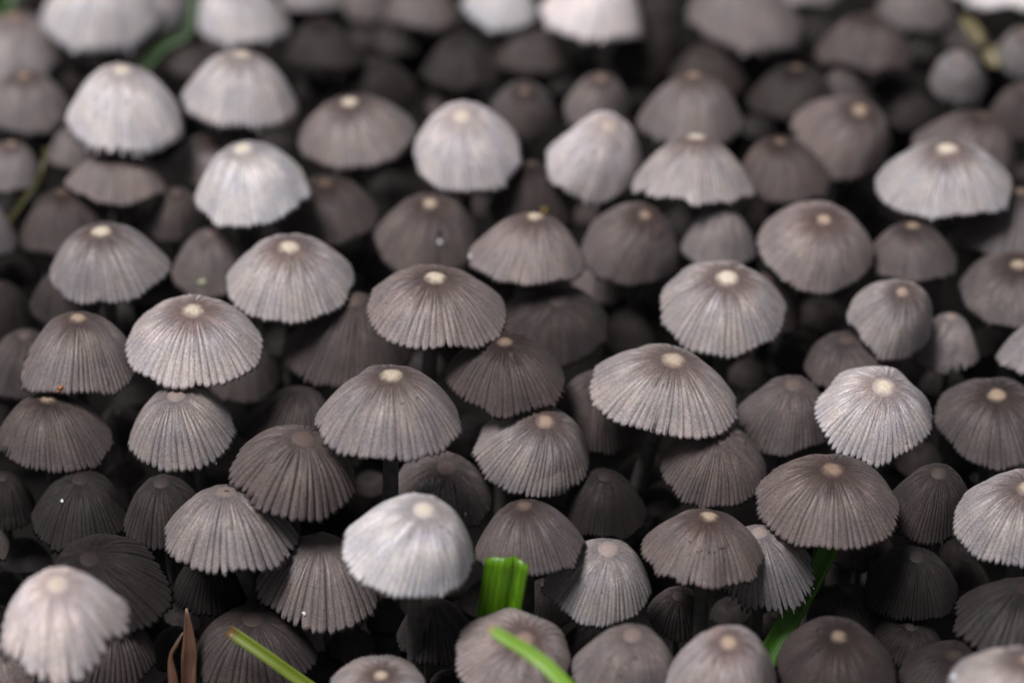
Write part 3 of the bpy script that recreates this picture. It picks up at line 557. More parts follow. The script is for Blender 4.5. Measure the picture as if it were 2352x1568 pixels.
def cap_meshes(R, h, w, lat, seed, pleats, depth, fine=True, ragged=0.0, rd=RD, scal=0.0, bulge=1.0):
    rng = np.random.default_rng(seed)
    fr = FR6 if fine else FR4
    ns = len(fr)
    edges = np.arange(pleats) + rng.uniform(-0.20, 0.20, pleats)
    nxt = np.append(edges[1:], edges[0] + pleats)
    th = (edges[:, None] + (nxt - edges)[:, None] * fr[None, :]).ravel() / pleats * 2 * np.pi + math.pi / 2
    S = len(th)
    fq = np.tile(fr, pleats)
    d0 = np.minimum(fq, 1 - fq)                    # 0 in the groove, .5 on the rib
    gdepth = rng.uniform(0.45, 1.25, pleats)
    gstart = np.where(rng.random(pleats) < 0.4, rng.uniform(0.38, 0.62, pleats), rng.uniform(0.17, 0.26, pleats))
    near = np.where(fq < 0.5, np.repeat(np.arange(pleats), ns), (np.repeat(np.arange(pleats), ns) + 1) % pleats)
    gd = gdepth[near]; gs0 = gstart[near]
    G = np.clip(1 - d0 / 0.5, 0, 1) ** 3.6          # groove shape
    nr = 24 if fine else 13
    tt = rd + (1 - rd) * np.linspace(0, 1, nr) ** 0.95
    # low-frequency irregularity
    a = [rng.normal(0, s) for s in (0.030, 0.024, 0.014, 0.010)]
    p = rng.uniform(0, 6.28, 4)
    rad = 1 + sum(ai * np.cos(kk * th + pi) for ai, kk, pi in zip(a, (2, 3, 5, 7), p))
    zb = [rng.normal(0, s) for s in (0.05, 0.04, 0.026, 0.016)]
    pz = rng.uniform(0, 6.28, 4)
    rimz = sum(ai * np.cos(kk * th + pi) for ai, kk, pi in zip(zb, (2, 3, 5, 8), pz)) * h
    # scallops and notches in the rim
    lobe = -0.030 * G * gd + rng.uniform(-0.012, 0.012, pleats)[np.repeat(np.arange(pleats), ns)] * (d0 / 0.5)
    cut = np.where(rng.random(pleats) < 0.05 + 0.2 * ragged, rng.uniform(0.03, 0.07 + 0.12 * ragged, pleats), 0)
    lobe -= cut[near] * G ** 0.8
    lobe -= scal * (1 - d0 / 0.5) ** 1.6 * (0.5 + 0.5 * gd)
    wl = np.interp(np.arange(S), np.linspace(0, S, pleats // 2 + 1), np.append(rng.normal(0, 1, pleats // 2), 0))
    lobe += 0.014 * wl * (1 + ragged)
    if ragged:
        lobe += ragged * 0.05 * np.cos(7 * th + p[0]) * np.cos(3 * th + p[1]) + ragged * 0.03 * np.abs(np.sin(11 * th))
    T = tt[:, None] * np.ones(S)[None, :]
    grow = np.clip((T - rd) / (1 - rd), 0, 1) ** 3
    T = T + lobe[None, :] * grow
    ramp = np.clip((T - gs0[None, :]) / 0.22, 0, 1)
    ramp = ramp * ramp * (3 - 2 * ramp)
    gr = G[None, :] * gd[None, :] * ramp
    # wrinkles: slight secondary waves across several ribs
    wr = 0.006 * np.cos(th[None, :] * rng.integers(9, 15) + 5 * T + p[2]) * np.clip((T - .2) * 3, 0, 1)
    r = R * T * (1 + (rad - 1) * np.clip(T * 1.4 - .2, 0, 1))
    zz = h * zprof(T, w) + rimz[None, :] * np.clip(T, 0, 1.1) ** 3
    # displacement along the outward normal of the profile
    e = 1e-3
    dz = h * (zprof(np.clip(T + e, 0, 1.2), w) - zprof(np.clip(T - e, 0, 1.2), w)) / (2 * e)
    nl = np.sqrt(R * R + dz * dz)
    nr_, nz_ = -dz / nl, R / nl
    for _ in range(rng.integers(1, 4)):                     # dents and swellings
        ta, tr, wa, wt = rng.uniform(0, 6.28), rng.uniform(0.35, 0.95), rng.uniform(0.18, 0.5), rng.uniform(0.12, 0.28)
        dth = np.angle(np.exp(1j * (th[None, :] - ta)))
        wr = wr + rng.uniform(-0.065, 0.03) * np.exp(-(dth / wa) ** 2 - ((T - tr) / wt) ** 2)
    disp = R * (wr - depth * gr)
    r = r + disp * nr_; zz = zz + disp * nz_
    shift = lat * zprof(np.clip(T, 0, 1), w) * 0.9
    top = np.stack([r * np.cos(th) + shift, r * np.sin(th), zz], -1)
    # inner skin: four rings from the margin inwards
    ti = np.array([0.985, 0.9, 0.6, 0.25])
    thick = 0.02 * R
    inner = []
    for q in ti:
        rr = R * (q + lobe * q ** 3) * (1 + (rad - 1) * np.clip(q * 1.4 - .2, 0, 1)) - thick * 0.6
        z2 = h * zprof(np.array(q), w) + rimz * q ** 3 - thick
        sh = lat * float(zprof(np.array(q), w)) * 0.9
        inner.append(np.stack([rr * np.cos(th) + sh, rr * np.sin(th), z2 + 0 * th], -1))
    allv = np.concatenate([top.reshape(-1, 3)] + inner)
    N = nr + 4
    q = ring_quads(N, S)
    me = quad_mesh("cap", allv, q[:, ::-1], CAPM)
    tv = np.concatenate([T.ravel(), np.full(S * 4, 0.9)])
    gv = np.concatenate([gr.ravel(), np.full(S * 4, 0.3)])
    K = 15.0
    thr = np.broadcast_to(th[None, :], T.shape)
    sv = np.stack([np.cos(thr) * K, np.sin(thr) * K, T * 2.2], -1).reshape(-1, 3)
    sv = np.concatenate([sv, np.zeros((S * 4, 3))])
    set_attr(me, "t", 'FLOAT', tv); set_attr(me, "groove", 'FLOAT', np.clip(gv, 0, 1.2)); set_attr(me, "sv", 'FLOAT_VECTOR', sv)
    # centre
    S2 = 48
    t2 = np.linspace(0, 2 * np.pi, S2, endpoint=False)
    rings = np.array([0.02, 0.3, 0.55, 0.78, 0.93, 1.04])
    vs = []
    for f in rings:
        q_ = f * rd
        radd = 1 + (sum(ai * np.cos(kk * t2 + pi) for ai, kk, pi in zip(a, (2, 3, 5, 7), p))) * max(q_ * 1.4 - .2, 0)
        zc = h * float(zprof(np.array(q_), w)) + R * (0.022 * bulge * (1 - f * f)) - (R * 0.0015 if f > 1 else 0)
        rr = R * q_ * radd
        sh = lat * float(zprof(np.array(q_), w)) * 0.9
        vs.append(np.stack([rr * np.cos(t2) + sh, rr * np.sin(t2), np.full(S2, zc)], -1))
    md = quad_mesh("disc", np.concatenate(vs), ring_quads(len(rings), S2)[:, ::-1], DISCM)
    set_attr(md, "t", 'FLOAT', np.repeat(rings, S2))
    return me, md

def gill_mesh(R, h, w, lat, seed, n=22):
    rng = np.random.default_rng(seed)
    vs, fs = [], []
    for i in range(n):
        a = 2 * math.pi * (i + rng.uniform(-.2, .2)) / n
        ca, sa = math.cos(a), math.sin(a)
        b = len(vs)
        dw = 0.012 * R
        for side in (-1, 1):
            ox, oy = -sa * dw * side, ca * dw * side
            for q, low in ((0.14, 0.0), (0.5, 0.0), (0.93, 0.0), (0.90, 1), (0.5, 1), (0.14, 1)):
                sh = lat * float(zprof(np.array(q), w)) * 0.9
                z = h * float(zprof(np.array(q), w)) - 0.06 * R - (0.20 * R * (1.1 - q) + .02 * R) * low
                vs.append((R * q * 0.96 * ca + ox + sh, R * q * 0.96 * sa + oy, z))
        fs += [(b, b + 1, b + 4, b + 5), (b + 1, b + 2, b + 3, b + 4),
               (b + 11, b + 10, b + 7, b + 6), (b + 10, b + 9, b + 8, b + 7),
               (b + 5, b + 4, b + 10, b + 11), (b + 4, b + 3, b + 9, b + 10)]
    return mesh_from("gills", vs, fs, GILLM, False)

def tube(pts, radii, ns=8):
    pts = [np.asarray(p, dtype=float) for p in pts]
    vs, fs = [], []
    ref = np.array([0.3, 1.0, 0.2])
    for i, p in enumerate(pts):
        d = pts[min(i + 1, len(pts) - 1)] - pts[max(i - 1, 0)]
        d /= np.linalg.norm(d)
        x = np.cross(d, ref); x /= np.linalg.norm(x)
        y = np.cross(d, x)
        for j in range(ns):
            a = 2 * math.pi * j / ns
            vs.append(p + radii[i] * (math.cos(a) * x + math.sin(a) * y))
    n = len(pts)
    for i in range(n - 1):
        for j in range(ns):
            fs.append((i * ns + j, i * ns + (j + 1) % ns, (i + 1) * ns + (j + 1) % ns, (i + 1) * ns + j))
    fs.append(tuple(range(ns))[::-1]); fs.append(tuple((n - 1) * ns + j for j in range(ns)))
    return vs, fs

class Shroom: pass

SHR = []
for row in MUSHROOMS:
    (key, lx, ly, rx, ry, by, ux, uy, layer, tone, disc, shape, warm, depth, label) = row
    s = Shroom(); s.key = key; s.label = label; s.tone = tone; s.disc = disc; s.shape = shape; s.warm = warm
    cx, cy = (lx + rx) / 2, (ly + ry) / 2
    dx, dy = rx - lx, ly - ry
    a = math.hypot(dx, dy) / 2; ph = math.atan2(dy, dx)
    b = math.sqrt(max((by - cy) ** 2 - (a * math.sin(ph)) ** 2, 1)) / math.cos(ph)
    st = min(max(b / a, 0.30), 0.85); ct = math.sqrt(1 - st * st)
    ux_, uy_ = ux - cx, cy - uy
    along = -ux_ * math.sin(ph) + uy_ * math.cos(ph)
    lat = ux_ * math.cos(ph) + uy_ * math.sin(ph)
    m = depth * HF / 1176                         # metres per pixel at that distance
    s.R = a * m; s.h = min(max(along / ct, 0.35 * a), 1.35 * a) * m; s.lat = lat * m
    VX = RIGHT * math.cos(ph) + UP * math.sin(ph)
    N = -RIGHT * math.sin(ph) + UP * math.cos(ph)
    AX = N * ct - FWD * st
    VY = np.cross(AX, VX)
    s.rot = np.stack([VX, VY, AX], 1); s.AX = AX
    s.c = at_depth(cx, cy, depth)
    s.apex = s.c + s.rot @ np.array([s.lat * .9, 0, s.h])
    s.px = (cx, cy, a); s.seed = len(SHR) + 11
    SHR.append(s)

def blocked(p, skip, others):
    n = 0
    for o in others:
        if o is skip: continue
        d = p - o.c
        if d @ d > (o.R * 1.5 + o.h) ** 2: continue
        q = o.rot.T @ d
        rr = math.hypot(q[0] - o.lat * max(0, min(1, q[2] / o.h)), q[1]) / o.R
        if rr < 1.06 and abs(q[2] - o.h * float(zprof(np.array(rr), o.shape))) < 0.0013:
            n += 1
    return n

BASES = []
def stem_path(s, rng, others, base=None):
    p0 = s.apex - s.AX * (0.05 * s.R + 0.0002)
    best = None
    cands = [base] if base is not None else []
    if base is None:
        drift = s.AX[:2] * -0.35 * p0[2]
        for i in range(26):
            rad = 0.0005 + 0.0075 * (i / 26)
            an = rng.uniform(0, 6.28)
            cands.append(np.array([p0[0] + drift[0] * .5 + rad * math.cos(an), p0[1] + drift[1] * .5 + rad * math.sin(an) + .006, 0.003]))
    for b in cands:
        L = np.linalg.norm(p0 - b)
        p1 = p0 - s.AX * L * 0.35; p2 = b + np.array([0, 0, L * 0.35])
        ts = np.linspace(0, 1, 12)[:, None]
        pts = (1 - ts) ** 3 * p0 + 3 * (1 - ts) ** 2 * ts * p1 + 3 * (1 - ts) * ts ** 2 * p2 + ts ** 3 * b
        cost = sum(blocked(p, s, others) for p in pts[1:])
        cost += sum(0.6 for q in BASES if np.linalg.norm(q - b) < 0.0016)
        if best is None or cost < best[0]:
            best = (cost, pts, b)
        if cost == 0: break
    BASES.append(best[2])
    return best[1]

def props(o, s):
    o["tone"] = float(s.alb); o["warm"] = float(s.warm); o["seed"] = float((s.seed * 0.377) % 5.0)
    o["disc"] = float(s.disc); o["halo"] = float(s.halo); o["gdark"] = float(s.gdark)

STEM_BASE = {"a54": at_height(1775, 880, 0.005), "a33": at_height(1562, 560, 0.0) , "a13": at_height(1345, 215, 0.006)}
STEM_BASE = {k: np.array([v[0], v[1], 0.003]) for k, v in STEM_BASE.items()}
RAGGED = {"a124": 1.0, "a91": .8, "a31": .6, "a32": .6, "a33": .5, "a98": .5, "a88": .4}
FLUTED = {"a78", "a118", "a82", "a117", "a119", "a91", "a127", "a123", "a104", "a125", "a126", "a113", "a115"}
SCAL = {'a124': 0.085, 'a94': 0.03, 'a91': 0.05, 'a61': 0.015, 'a74': 0.015, 'a98': 0.03, 'a44': 0.012}
rngm = random.Random(7)
BY_KEY = {}
GROUP = "mushrooms crowded together in the cluster"
GAP_GROUP = "small dark mushrooms added to darken the gaps"  # near-black filler caps, put in so the gaps read dark
for s in SHR:
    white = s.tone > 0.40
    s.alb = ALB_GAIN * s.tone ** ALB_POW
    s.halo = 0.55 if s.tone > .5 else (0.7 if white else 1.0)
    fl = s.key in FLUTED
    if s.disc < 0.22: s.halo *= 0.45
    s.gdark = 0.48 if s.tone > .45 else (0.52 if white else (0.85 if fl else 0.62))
    y = s.px[1]
    fine = y > 330
    pleats = rngm.randint(54, 66) if not fl else rngm.randint(40, 48)
    if s.R < 0.0032: pleats = 36
    if s.key == 'a124': pleats = 32
    depth = (0.032 if fl else 0.017) * rngm.uniform(.85, 1.2)
    if s.tone > .5: depth *= .8
    rd = 0.145 + 0.045 * rngm.random() + (0.015 if s.disc > .6 else 0)
    me, md = cap_meshes(s.R, s.h, s.shape, s.lat, s.seed, pleats, depth, fine, RAGGED.get(s.key, 0.08), rd, SCAL.get(s.key, 0.022 if fl else 0.006), min(1.0, s.disc * 2))
    root = link(bpy.data.objects.new("mushroom", None))
    root.empty_display_size = 0.003
    pts = stem_path(s, np.random.default_rng(s.seed), SHR, STEM_BASE.get(s.key))
    base = pts[-1].copy(); base[2] = 0.005
    root.location = base
    tag(root, s.label, "mushroom", GAP_GROUP if s.key[0] == "f" else GROUP)
    M4 = Matrix.Identity(4)
    for r_ in range(3):
        for c_ in range(3): M4[r_][c_] = s.rot[r_, c_]
    M4.translation = Vector(s.c - base)
    cap = link(bpy.data.objects.new("cap", me), root); cap.matrix_local = M4
    dsc = link(bpy.data.objects.new("disc", md), cap)
    gl = link(bpy.data.objects.new("gills", gill_mesh(s.R, s.h, s.shape, s.lat, s.seed)), root); gl.matrix_local = M4
    gl["kind"] = "stuff"
    rs = min(0.00075, 0.12 * s.R)
    vs, fs = tube([p - base for p in pts], [rs * (0.85 + 0.45 * i / 11) for i in range(12)])
    stem = link(bpy.data.objects.new("stem", mesh_from("stem", vs, fs, STEMM)), root)
    props(cap, s); props(dsc, s)
    s.obj = root; s.cap = cap; s.parts = (cap, dsc, gl, stem)
    BY_KEY[s.key] = s

bpy.context.view_layer.update()

# mushrooms that carry the cluster on beyond the edges of the picture
def copy_thing(root, parts, loc, rz, sc):
    r = root.copy(); C.objects.link(r)
    r.location = loc; r.rotation_euler = (0, 0, rz); r.scale = (sc, sc, sc)
    cap, dsc, gl, stem = parts
    new = {}
    for p in (cap, gl, stem):
        c = p.copy(); C.objects.link(c); c.parent = r; new[p] = c
    d = dsc.copy(); C.objects.link(d); d.parent = new[cap]
    return r

RING = {"a62": "silvery cream-centred mushroom", "a65": "broad silvery mushroom", "a74": "ribbed taupe mushroom",
        "a75": "leaning smooth taupe mushroom", "a59": "pale white-centred mushroom", "a90": "brown mushroom with faint centre",
        "a63": "grey striped mushroom", "a76": "ribbed rusty-centred mushroom", "a88": "pinkish taupe mushroom",
        "a51": "conical pinkish mushroom", "a94": "pale scalloped mushroom"}
def ring():
    rng = random.Random(21)
    placed = [(s.c[0], s.c[1], s.R) for s in SHR]
    src = [s for s in SHR if s.key in ("a62", "a65", "a74", "a75", "a59", "a90", "a63", "a76", "a88", "a51", "a94")]
    n = 0
    for _ in range(4000):
        x = rng.uniform(-0.088, 0.088); y = rng.uniform(-0.085, 0.098)
        s = src[rng.randrange(len(src))]
        sc = rng.uniform(0.6, 0.85)
        hgt = (s.c[2] - 0.005) * sc + 0.005
        px, py, d = project((x, y, hgt))
        rp = s.R * sc / (d * HF) * 1176
        if -rp - 60 < px < 2352 + rp + 60 and -rp * 1.4 - 60 < py < 1568 + rp * 1.4 + 110: continue
        if any((x - a) ** 2 + (y - b) ** 2 < ((s.R * sc + r) * 0.80) ** 2 for a, b, r in placed): continue
        off = s.c - np.array(s.obj.location)
        rz = rng.uniform(-0.4, 0.4)
        ox = (off[0] * math.cos(rz) - off[1] * math.sin(rz)) * sc
        oy = (off[0] * math.sin(rz) + off[1] * math.cos(rz)) * sc
        r = copy_thing(s.obj, s.parts, (x - ox, y - oy, 0.0045), rz, sc)
        r["label"] = RING[s.key] + " at the outer edge of the crowded cluster"
        r["group"] = "mushrooms at the outer edge of the cluster"
        placed.append((x, y, s.R * sc)); n += 1
        if n >= 90: break
ring()

# ------------------------------------------------------------------ grass blades and leaves
def rooted(c, root, n):
    return [np.asarray(root, float)] + spline(c, n)

def blade(name, pts, widths, fold, mat, label, cat, toward=None, thick=0.00012, cut=None, group=None, pz=None):
    """pts: 3-D points root -> tip, a folded strip with thickness; fold < 0 puts the keel on the far side"""
    pts = [np.asarray(p, float) for p in pts]
    prof = np.array([-1, -.6, -.25, 0, .25, .6, 1.0])
    vs, u_, v_ = [], [], []
    n = len(pts); m = len(prof)
    tw = np.asarray(-FWD if toward is None else toward, float)
    for layer in (0, 1):
        for i, p in enumerate(pts):
            d = pts[min(i + 1, n - 1)] - pts[max(i - 1, 0)]; d /= np.linalg.norm(d)
            x = np.cross(d, tw); x /= np.linalg.norm(x)
            z = np.cross(x, d)
            for qi, q in enumerate(prof):
                off = x * q * widths[i] / 2 + z * ((fold * (1 - abs(q) ** 1.3) if pz is None else pz[qi]) * widths[i] - thick * layer)
                if cut and i == n - 1:
                    off = off + d * cut[list(prof).index(q)]
                vs.append(p + off); u_.append(q); v_.append(i / (n - 1))
    fs = []
    L = n * m
    for i in range(n - 1):
        for j in range(m - 1):
            a = i * m + j
            fs.append((a, a + 1, a + m + 1, a + m))
            fs.append((L + a, L + a + m, L + a + m + 1, L + a + 1))
        a = i * m
        fs.append((a, a + m, L + a + m, L + a))
        a = i * m + m - 1
        fs.append((a, L + a, L + a + m, a + m))
    for j in range(m - 1):
        fs.append((j, L + j, L + j + 1, j + 1))
        a = (n - 1) * m + j
        fs.append((a, a + 1, L + a + 1, L + a))
    me = mesh_from(name, vs, fs, mat)
    set_attr(me, "u", 'FLOAT', u_); set_attr(me, "v", 'FLOAT', v_)
    o = link(bpy.data.objects.new(name, me))
    base = Vector(pts[0])
    me.transform(Matrix.Translation(-base)); o.location = base
    return tag(o, label, cat, group)

def spline(ctrl, n=14):
    ctrl = [np.asarray(c, float) for c in ctrl]
    P = [2 * ctrl[0] - ctrl[1]] + ctrl + [2 * ctrl[-1] - ctrl[-2]]
    out = []
    for i in range(1, len(P) - 2):
        for t in np.linspace(0, 1, n, endpoint=False):
            a, b, c, d = P[i - 1], P[i], P[i + 1], P[i + 2]
            out.append(.5 * ((2 * b) + (c - a) * t + (2 * a - 5 * b + 4 * c - d) * t * t + (3 * b - a - 3 * c + d) * t ** 3))
    out.append(ctrl[-1])
    return out

def down(p, q, z=0.003):
    """continue the line from q through p down to height z"""
    p, q = np.asarray(p), np.asarray(q)
    d = p - q
    if d[2] > -1e-4 * 5: d = d + np.array([0, 0, -abs(np.linalg.norm(d)) * .8])
    return p + d * ((z - p[2]) / d[2])

def dof(key): return float((BY_KEY[key].c - CAM) @ FWD)

GR = make_blade_material("grass_green", (0.075, 0.20, 0.006), (0.17, 0.38, 0.012), None, 22.0)
GR_DARK = make_blade_material("grass_dark_green", (0.06, 0.19, 0.010), (0.13, 0.34, 0.02), None, 30.0)
GR_LIME = make_blade_material("grass_lime", (0.16, 0.36, 0.012), (0.28, 0.50, 0.03), (0.50, 0.36, 0.16), 12.0)
GR_OLIVE = make_blade_material("grass_olive", (0.10, 0.16, 0.01), (0.24, 0.30, 0.03), (0.16, 0.09, 0.03), 16.0)
GR_BACK = make_blade_material("grass_back", (0.015, 0.05, 0.008), (0.04, 0.10, 0.015), None, 20.0)
LEAF_BROWN = make_blade_material("dry_leaf", (0.07, 0.032, 0.020), (0.20, 0.105, 0.07), (0.30, 0.2, 0.14), 26.0)
YELLOW = make_blade_material("yellow_leaf", (0.12, 0.09, 0.03), (0.2, 0.165, 0.06), None, 12.0)
OLIVE_DRY = make_blade_material("olive_stalk", (0.05, 0.05, 0.012), (0.10, 0.09, 0.025), None, 12.0)

# short cut blade standing among the caps
d85 = dof("a85"); d111 = dof("a111")
m_ = d85 * HF / 1176
top = at_depth(1166, 1284, d85 - 0.0068); low = at_depth(1142, 1425, d85 - 0.0040)
pts = [down(low, top)] + [low + (top - low) * f for f in np.linspace(0, 1, 8)]
w_ = [88 * m_] + list(np.linspace(97, 101, 8) * m_)
blade("cut_grass_blade", pts, w_, -0.20, GR, "short bright green grass blade with a cut-off folded end", "grass blade",
      thick=0.0002, pz=[.02, .03, .05, .10, -.16, -.06, .08], cut=[-8 * m_, 0, 3 * m_, 6 * m_, 2 * m_, -1 * m_, -6 * m_])

# olive blade crossing the dark shiny cap
d127 = dof("a127")
c = [at_depth(960, 1745, d127 - .012), at_depth(705, 1572, d127 - .0105), at_depth(615, 1508, d127 - .0100), at_depth(524, 1446, d127 - .0092)]
P = rooted(c, down(c[0], c[1] + np.array([0, 0, .006])), 8)
blade("grass_blade", P, [28 * m_] * (len(P) - 1) + [25 * m_], -0.22, GR_OLIVE, "olive green grass blade with brown end, lying across dark shiny mushroom", "grass blade", thick=.0002, group="grass blades")

# lime blade crossing the warm pink cap
c = [at_depth(1480, 1790, d111 - .019), at_depth(1292, 1566, d111 - .0165), at_depth(1218, 1500, d111 - .0155), at_depth(1165, 1468, d111 - .0150), at_depth(1121, 1441, d111 - .0145)]
P = rooted(c, down(c[0], c[1] + np.array([0, 0, .006])), 8)
blade("grass_blade", P, list(np.linspace(36, 24, len(P)) * m_)[:-3] + [20 * m_, 16 * m_, 9 * m_], -0.10, GR_LIME, "bright lime grass blade with brown tip arching over warm pinkish mushroom", "grass blade", thick=.0002, group="grass blades")

# dark blade under the warm taupe cap
d91 = dof("a91"); d90 = dof("a90")
c = [at_depth(1785, 1470, d91 + .0005), at_depth(1845, 1365, d91 + .001), at_depth(1900, 1262, d91 + .0015), at_depth(1925, 1195, d91 + .002)]
P = rooted(c, down(c[0], c[1]), 6)
blade("grass_blade", P, [52 * m_] * (len(P) - 3) + [46 * m_, 36 * m_, 20 * m_], -0.16, GR_DARK, "dark green folded grass blade rising under large warm taupe mushroom", "grass blade", thick=.0002, group="grass blades")

# dry brown leaf, two prongs
d128 = dof("a127") - .004
c = [at_depth(432, 1600, d128), at_depth(433, 1530, d128), at_depth(434, 1470, d128), at_depth(428, 1396, d128)]
root = link(bpy.data.objects.new("dry_leaf", None)); root.location = Vector(down(c[0], c[1])); root.empty_display_size = .003
tag(root, "dry reddish brown leaf with two pointed prongs", "leaf")
P = rooted(c, down(c[0], c[1]), 7)
def as_part(o, parent, name):
    o.name = name
    for k_ in ("label", "category", "group"):
        if k_ in o: del o[k_]
    o.parent = parent; o.location = o.location - parent.location
    return o
wid = list(np.interp(np.linspace(0, 1, len(P)), [0, .5, .62, .8, 1], [34, 36, 32, 22, 4]) * m_)
as_part(blade("prong", P, wid, -0.22, LEAF_BROWN, "", "leaf", thick=.00015), root, "prong")
c2 = [at_depth(402, 1610, d128 - .0022), at_depth(397, 1560, d128 - .0020), at_depth(392, 1508, d128 - .0020), at_depth(405, 1480, d128 - .0020), at_depth(420, 1452, d128 - .0018)]
P = spline(c2, 6)
as_part(blade("prong", P, list(np.interp(np.linspace(0, 1, len(P)), [0, .3, .5, .8, 1], [28, 22, 10, 9, 3]) * m_), .22, LEAF_BROWN, "", "leaf", thick=.00015), root, "prong")

# grass at the far side, olive stalk, yellow leaf fragments
d1 = dof("a1"); mb = d1 * HF / 1176
c = [at_depth(315, 175, d1 - .002), at_depth(375, 108, d1 - .002), at_depth(432, 70, d1 - .002), at_depth(441, -20, d1 - .001), at_depth(430, -120, d1)]
P = rooted(c, np.array([c[0][0] - .001, c[0][1] + .003, .003]), 6)
blade("grass_blade", P, [24 * mb] * len(P), -0.15, GR_BACK, "green grass blade between broad pale mushroom and pale whitish one", "grass blade", thick=.0002, group="grass blades")
c = [at_depth(-50, 60, d1 - .002), at_depth(0, 25, d1 - .002), at_depth(22, -5, d1 - .002), at_depth(40, -70, d1)]
P = rooted(c, np.array([c[0][0] - .001, c[0][1] + .003, .003]), 6)
blade("grass_blade", P, [44 * mb] * len(P), -0.15, GR_BACK, "green grass blade tip behind grey mushroom with pinkish centre", "grass blade", thick=.0002, group="grass blades")
d41 = dof("a41")
c = [at_depth(52, 462, d41 - .006), at_depth(78, 425, d41 - .006), at_depth(98, 380, d41 - .006), at_depth(108, 335, d41 - .005)]
P = rooted(c, down(c[0], c[1]), 6)
blade("olive_stalk", P, [11 * mb] * len(P), -0.3, OLIVE_DRY, "thin bent olive stalk beside grey pinkish-centred mushroom", "stalk", thick=.0003)
d26 = dof("a26")
for q, (pa, pb, w0) in enumerate((((2206, 40), (2258, 104), 34), ((2258, 108), (2290, 156), 38))):
    a_ = at_depth(*pa, d26 - .004); b_ = at_depth(*pb, d26 - .005)
    P = [b_ + (a_ - b_) * f for f in np.linspace(0, 1, 9)]
    P = [p + UP * .0004 * math.sin(3.1 * i / 8) for i, p in enumerate(P)]
    if q:
        ww = list(np.array([.35, .7, .95, 1, 1, .95, .8, .55, .2]) * w0 * mb)
    else:
        ww = list(np.array([.3, .7, .95, 1, 1, .9, .75, .5, .15]) * w0 * mb)
    blade("yellow_leaf", P, ww, -0.15, YELLOW,
          ("small yellow leaf fragment below large white mushroom rim", "small yellowish leaf fragment touching grey mushroom")[q], "leaf", thick=.0002, group="yellow leaf fragments")

# ------------------------------------------------------------------ small things lying on the caps
bpy.context.view_layer.update()
DG = bpy.context.evaluated_depsgraph_get()
def hit(px, py):
    d = Vector(ray(px, py)).normalized()
    ok, loc, nor, idx, ob, mw = scene.ray_cast(DG, Vector(CAM), d)
    if not ok: return None
    if nor.dot(d) > 0: nor = -nor
    return loc, nor, ob

def lump(name, loc, nor, size, mat, label, cat, seed=0, flat=.6, stretch=1.5, group=None):
    rng = np.random.default_rng(seed)
    nr, ns = 7, 10
    vs, fs = [], []
    for i in range(nr):
        a = math.pi * (i + .02) / (nr - 1 + .04)
        for j in range(ns):
            t = 2 * math.pi * j / ns
            r = 1 + .22 * math.cos(3 * t + seed) * math.sin(a) + rng.normal(0, .10)
            vs.append((r * math.sin(a) * math.cos(t) * stretch * size, r * math.sin(a) * math.sin(t) * size, r * math.cos(a) * size * flat))
    for i in range(nr - 1):
        for j in range(ns):
            fs.append((i * ns + j, (i + 1) * ns + j, (i + 1) * ns + (j + 1) % ns, i * ns + (j + 1) % ns))
    fs.append(tuple(range(ns))); fs.append(tuple((nr - 1) * ns + j for j in range(ns))[::-1])
    o = link(bpy.data.objects.new(name, mesh_from(name, vs, fs, mat)))
    o.rotation_euler = nor.to_track_quat('Z', 'Y').to_euler()
    o.location = loc + nor * size * flat * .55
    return tag(o, label, cat, group)

CRUMB = simple("crumb_yellow", (0.30, 0.17, 0.03), (0.55, 0.38, 0.10), 5000.0, .6)
WHITE = simple("white_fleck", (0.62, 0.64, 0.66), (0.8, 0.8, 0.8), 4000.0, .6)
CREAM = simple("cream_flake", (0.62, 0.52, 0.32), (0.78, 0.70, 0.5), 4000.0, .6)
GREENF = simple("green_fleck", (0.42, 0.50, 0.28), (0.62, 0.66, 0.50), 4000.0, .6)
ORANGE = simple("mite_orange", (0.34, 0.10, 0.02), (0.52, 0.20, 0.05), 4000.0, .35)
BLACK = simple("black_spot", (0.012, 0.012, 0.013), (0.03, 0.03, 0.03), 4000.0, .5)
MUD = simple("mud_fleck", (0.05, 0.04, 0.015), (0.12, 0.09, 0.03), 4000.0, .7)
DROP = simple("droplet_white", (0.72, 0.78, 0.84), (0.85, 0.88, 0.92), 2000.0, .15)

BITS = [
 ("crumb", 1249, 484, 8, CRUMB, "tiny yellow-brown crumb on pinkish taupe mushroom's centre", "crumb"),
 ("crumb", 655, 582, 4, MUD, "minute brown crumb at edge of silvery taupe mushroom's cream centre", "crumb"),
 ("fleck", 464, 648, 9, GREENF, "pale green fleck stuck on dull round mushroom", "fleck"),
 ("fleck", 143, 1150, 5, WHITE, "white fleck on bluish-rimmed near-black mushroom", "fleck"),
 ("flake", 1068, 1180, 6, CREAM, "cream flake on near-black mushroom beside large white one", "flake"),
 ("fleck", 1010, 556, 7, WHITE, "white fleck below hole in dark taupe mushroom", "fleck"),
 ("fleck", 699, 1408, 6, WHITE, "white fleck near rim of fluted brownish mushroom", "fleck"),
 ("droplet", 2193, 1556, 9, DROP, "white round droplet at pale pinkish mushroom's edge", "droplet"),
 ("droplet", 2238, 1098, 6, DROP, "tiny white droplet on shoulder of pale glittering mushroom", "droplet"),
 ("mud_spot", 1884, 1447, 10, BLACK, "black spot of dirt on rounded brown mushroom", "dirt"),
 ("fleck", 1080, 589, 6, WHITE, "white fleck on rim of crumb-carrying pinkish mushroom", "fleck"),
]
